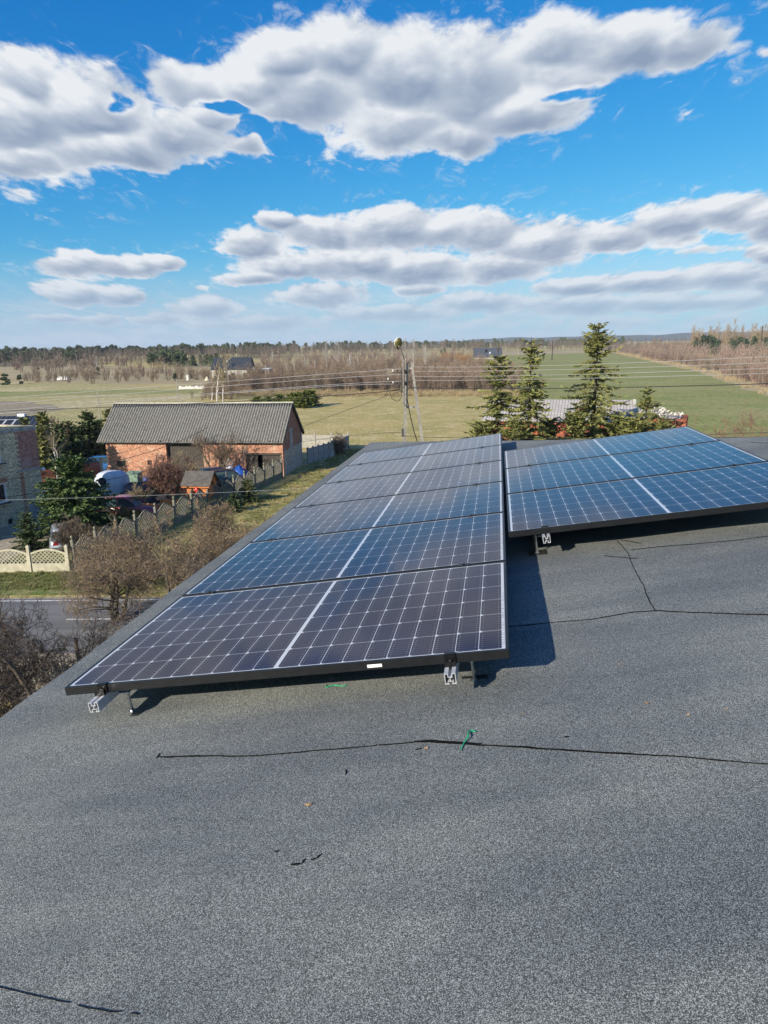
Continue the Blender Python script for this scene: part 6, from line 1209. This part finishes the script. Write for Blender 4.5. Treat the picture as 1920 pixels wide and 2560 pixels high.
for k, (px, d, hh) in enumerate(((130,67,2.6),(185,68,2.4),(215,69,2.6),(240,70,2.2),(160,66,2.0))):
    p = A(px, 1150, d); spruce("conifer_bush", ["low dark conifer bush at the left end behind the plank fence","low dark conifer bush left of the bright blue car","low dark conifer bush right behind the bright blue car","low dark conifer bush next to the barn corner","low dark conifer bush behind the foot of the pale bare tree"][k], (p[0], p[1], 0), 330+k, hh, 1.9, m=needle_d, group="low conifers behind the plank fence", cat="conifer", step=.3, nb=9, sp=.14, spl=.5, w=.10, power=.4, droop=-.1, z0=.03)
p = A(137,1195,61.5); bare_tree("bare_tree", "pale barked leafless tree forking in front of the dark conifers", "tree", (p[0], p[1], 0), 41, H_at(p[0], p[1], 1068), .13, .03, birchb, twig_pale, lv=3, nb=(8,6,4), spread=.6, up=.5, minr=.012, first=.3)
p = A(150,1100,72); bare_tree("bare_tree", "brown fuzzy leafless tree behind the pale barked one", "tree", (p[0], p[1], 0), 42, H_at(p[0], p[1], 1038), .10, .03, bark, twig_m, 700, .06, lv=3, nb=(12,7,4), spread=.6, up=.5, minr=.016, first=.3)
p = P(548,1200); bare_tree("bare_tree", "grey leafless tree with spread limbs in front of the barn wall", "tree", (p[0]-.3, p[1]+.5, 0), 43, H_at(p[0], p[1], 1062), .16, .035, bark2, twig_m, 0, lv=4, nb=(8,6,4,3), spread=.8, up=.3, lenf=.7, minr=.008, first=.2, stems=3)
p = A(405,1240,52.8)*[1,1,0]; bare_tree("hazel_tree", "reddish brown hazel full of catkins left of the orange playhouse", "tree", (p[0], p[1]+.6, 0), 44, H_at(p[0], p[1], 1128), .09, .03, bark2, twig_red, 3400, .05, catk, lv=4, nb=(8,7,5,3), spread=.85, up=.25, lenf=.68, minr=.007, first=.15, stems=9)
p = P(452,1240); bare_tree("hazel_tree", "smaller ochre hazel behind the reddish one, against the barn", "tree", (p[0], p[1]+1.5, 0), 45, H_at(p[0], p[1]+1.5, 1120), .07, .03, bark2, twig_pale, 1500, .05, bud_m, lv=3, nb=(9,8,5), spread=.55, up=.4, minr=.008, first=.2, stems=6)
p = P(190,1392); bare_tree("round_bush", "round olive brown leafless bush behind the cream fence corner", "bush", (p[0], p[1]+.3, 0), 46, H_at(p[0], p[1], 1288), .05, .03, bark2, twig_m, 3800, .035, mat("olive_leaves", (.13,.13,.05), (.20,.16,.08), 3), lv=3, nb=(9,9,6), spread=.7, up=.3, minr=.006, first=.1, stems=16)
p = P(322,1318); bare_tree("juniper_bush", "low bush half green, half rusty, in front of the red car", "bush", (p[0], p[1], 0), 47, 1.45, .05, .03, bark2, mat("rusty_twigs", (.20,.13,.05), (.10,.11,.03), 1.2), 4200, .05, mat("rusty_green", (.20,.13,.045), (.06,.085,.02), .9), lv=3, nb=(9,7,5), spread=.9, up=.2, minr=.006, first=.1, stems=14)
p = P(350,1290); bare_tree("bare_shrub", "yellowish twiggy shrub rising over the red car bonnet", "bush", (p[0]-.2, p[1]+.3, 0), 48, 2.6, .04, .03, bark2, twig_pale, 900, .04, bud_m, lv=3, nb=(8,7,4), spread=.5, up=.4, minr=.006, first=.15, stems=6)
# vine on the slab fence
p = V3(-5.0, 76.3, 0); bare_tree("vine", "tangled leafless vine sprawling over the plain slab fence", "vine", p, 49, 2.5, .05, .03, bark, twig_m, 500, .05, lv=3, nb=(9,8,5), spread=1.1, up=.05, minr=.012, first=.1, stems=9)
# fruit trees between this house and the road
GFt = "leafless fruit trees below the left edge of the roof"
FT = [((-8.3,27.0),5.7,51,"tall fruit tree in the middle of the clump beside the roof edge",3,.13,0),((-11.6,29.3),4.9,52,"fruit tree whose twigs overlap the cream fence corner",3,.12,0),((-5.7,30.5),4.5,53,"fruit tree at the right of the clump, over the dry lawn",3,.10,0),((-12.9,34.6),3.2,54,"low ochre budded tree against the lattice fence corner",4,.07,0),((-9.8,37.0),3.6,57,"ochre budded tree in front of the long lattice fence",3,.08,0),((-7.6,33.6),3.6,59,"small ochre tree between the clump and the young conifers",3,.08,0),((-9.0,19.6),4.9,55,"dark fruit tree whose twigs cross the road, lower left",3,.13,1),((-11.9,18.4),3.8,56,"dark tangled fruit tree lowest at the left edge",4,.12,1),((-6.4,21.6),5.2,58,"dark fruit tree closest to the roof edge",3,.12,1),((-12.6,22.0),3.6,62,"dark low fruit tree in front of the bleached pickets",4,.09,1)]
for (x, y), h, sd_, lab, st, r0, dark in FT:
    bare_tree("fruit_tree", lab, "fruit tree", (x, y, 0), sd_, h, r0, .028, bark if dark else bark2, twig_dark if dark else twig_m, 1800 if dark else 7000, .022 if dark else .034, bud_m if not dark else bark, GFt, lv=4, nb=(7,7,6,4), spread=1.05, up=.02, lenf=.72, wob=.22, minr=.0062, first=.12, stems=st)
p = A(1925,1080,44); bare_tree("bare_tree", "leafless twiggy tree cut by the right edge above the roof", "tree", (p[0]+.9, p[1], 0), 61, H_at(p[0]+.9, p[1], 985), .08, .03, bark2, twig_red, 300, .03, lv=4, nb=(8,6,5,3), spread=.8, up=.2, minr=.008, first=.3, stems=3)
for k, (px, yt) in enumerate(((1692,998),(1716,1008),(1744,1045))):
    p = A(px, 1095, 46); bare_tree("sapling", ["thin leafless sapling in front of the rubble heap","thin leafless sapling at the end of the ruined wall","thin leafless sapling right of the ruined wall"][k], "sapling", (p[0], p[1], 0), 70+k, H_at(p[0], p[1], yt), .03, .02, bark2, twig_red, 60, .03, group="thin saplings by the ruined wall", lv=2, nb=(9,4), spread=.5, up=.5, minr=.008, first=.3, stems=2)
# ------------------------------------------------------------ small litter on the roof
green_p = mat("green_plastic_string", (.01,.34,.15), None, rough=.4)
def on_r(x, y, h=.004): u, v = onroof(x*D2F, y*D2F); return RF(u, v, HR+h+float(wrinkle(u, v)))
def string(pts, r, label):
    P3 = [on_r(x, y, h) for x, y, h in pts]; out = []
    for i in range(len(P3)-1):
        p0 = P3[max(i-1,0)]; p1 = P3[i]; p2 = P3[i+1]; p3 = P3[min(i+2,len(P3)-1)]
        for k in range(6): t = k/6.; out.append(.5*((2*p1)+(-p0+p2)*t+(2*p0-5*p1+4*p2-p3)*t*t+(-p0+3*p1-3*p2+p3)*t**3))
    out.append(P3[-1]); c = out[0]; m = MB(); m.tube([p-c for p in out], [r*(.5+.5*sin(pi*(i+.3)/len(out))) for i in range(len(out))], 5); o = m.build("green_string", green_p, None, True, loc=c); tag(o, label, "string", "scraps of green string on the roof")
string([(996,1622,.004),(1000,1612,.004),(1007,1602,.006),(1013,1596,.010),(1012,1588,.008),(1018,1581,.004),(1026,1584,.006),(1030,1582,.004)], .0028, "curled green string scrap lying across the long felt seam")
string([(702,1482,.004),(706,1487,.004),(714,1485,.005),(726,1483,.004),(740,1485,.004),(752,1483,.004)], .0024, "straight green string scrap under the front frame of the nearest panel")
leaf_m = mat("dry_leaf", (.36,.24,.12), (.26,.17,.09), 40, .85)
for k, (x, y, lab) in enumerate(((1397,1522,"largest dry leaf scrap on the right part of the felt"),(1487,1547,"small dry leaf scrap further right on the felt"),(666,1738,"pale leaf scrap alone in the left foreground"),(1130,1545,"tiny leaf scrap right of the hanger bolt pad"),(1338,1437,"tiny leaf scrap above the largest one"),(920,1618,"leaf scrap just below the long seam"),(1568,1535,"rightmost tiny leaf scrap on the felt"))):
    p = on_r(x, y, .002); rg = random.Random(k); s = .011 if k in (0,2) else .007; n = 9; vs = [(0,0,.004)]+[(cos(2*pi*i/n)*s*rg.uniform(.5,1.2), sin(2*pi*i/n)*s*rg.uniform(.4,.9), rg.uniform(0,.006)) for i in range(n)]
    tag(mesh_obj("dry_leaf", vs, [(0, 1+i, 1+(i+1) % n) for i in range(n)], leaf_m, None, False, loc=p), lab, "leaf", "dry leaf scraps on the roof felt")
# ------------------------------------------------------------ the air
hm = bpy.data.materials.new("haze"); hm.use_nodes = True; nt = hm.node_tree; nt.nodes.remove(nt.nodes['Principled BSDF'])
pv = nt.nodes.new('ShaderNodeVolumePrincipled'); pv.inputs['Color'].default_value = (.80,.88,1.0,1); pv.inputs['Density'].default_value = .00010; pv.inputs['Anisotropy'].default_value = 0.0
nt.links.new(pv.outputs[0], nt.nodes['Material Output'].inputs['Volume'])
m = MB(); m.box(-4100, 4900, -700, 7100, -2.0, 75.0); tag(m.build("haze", hm), kind='stuff')
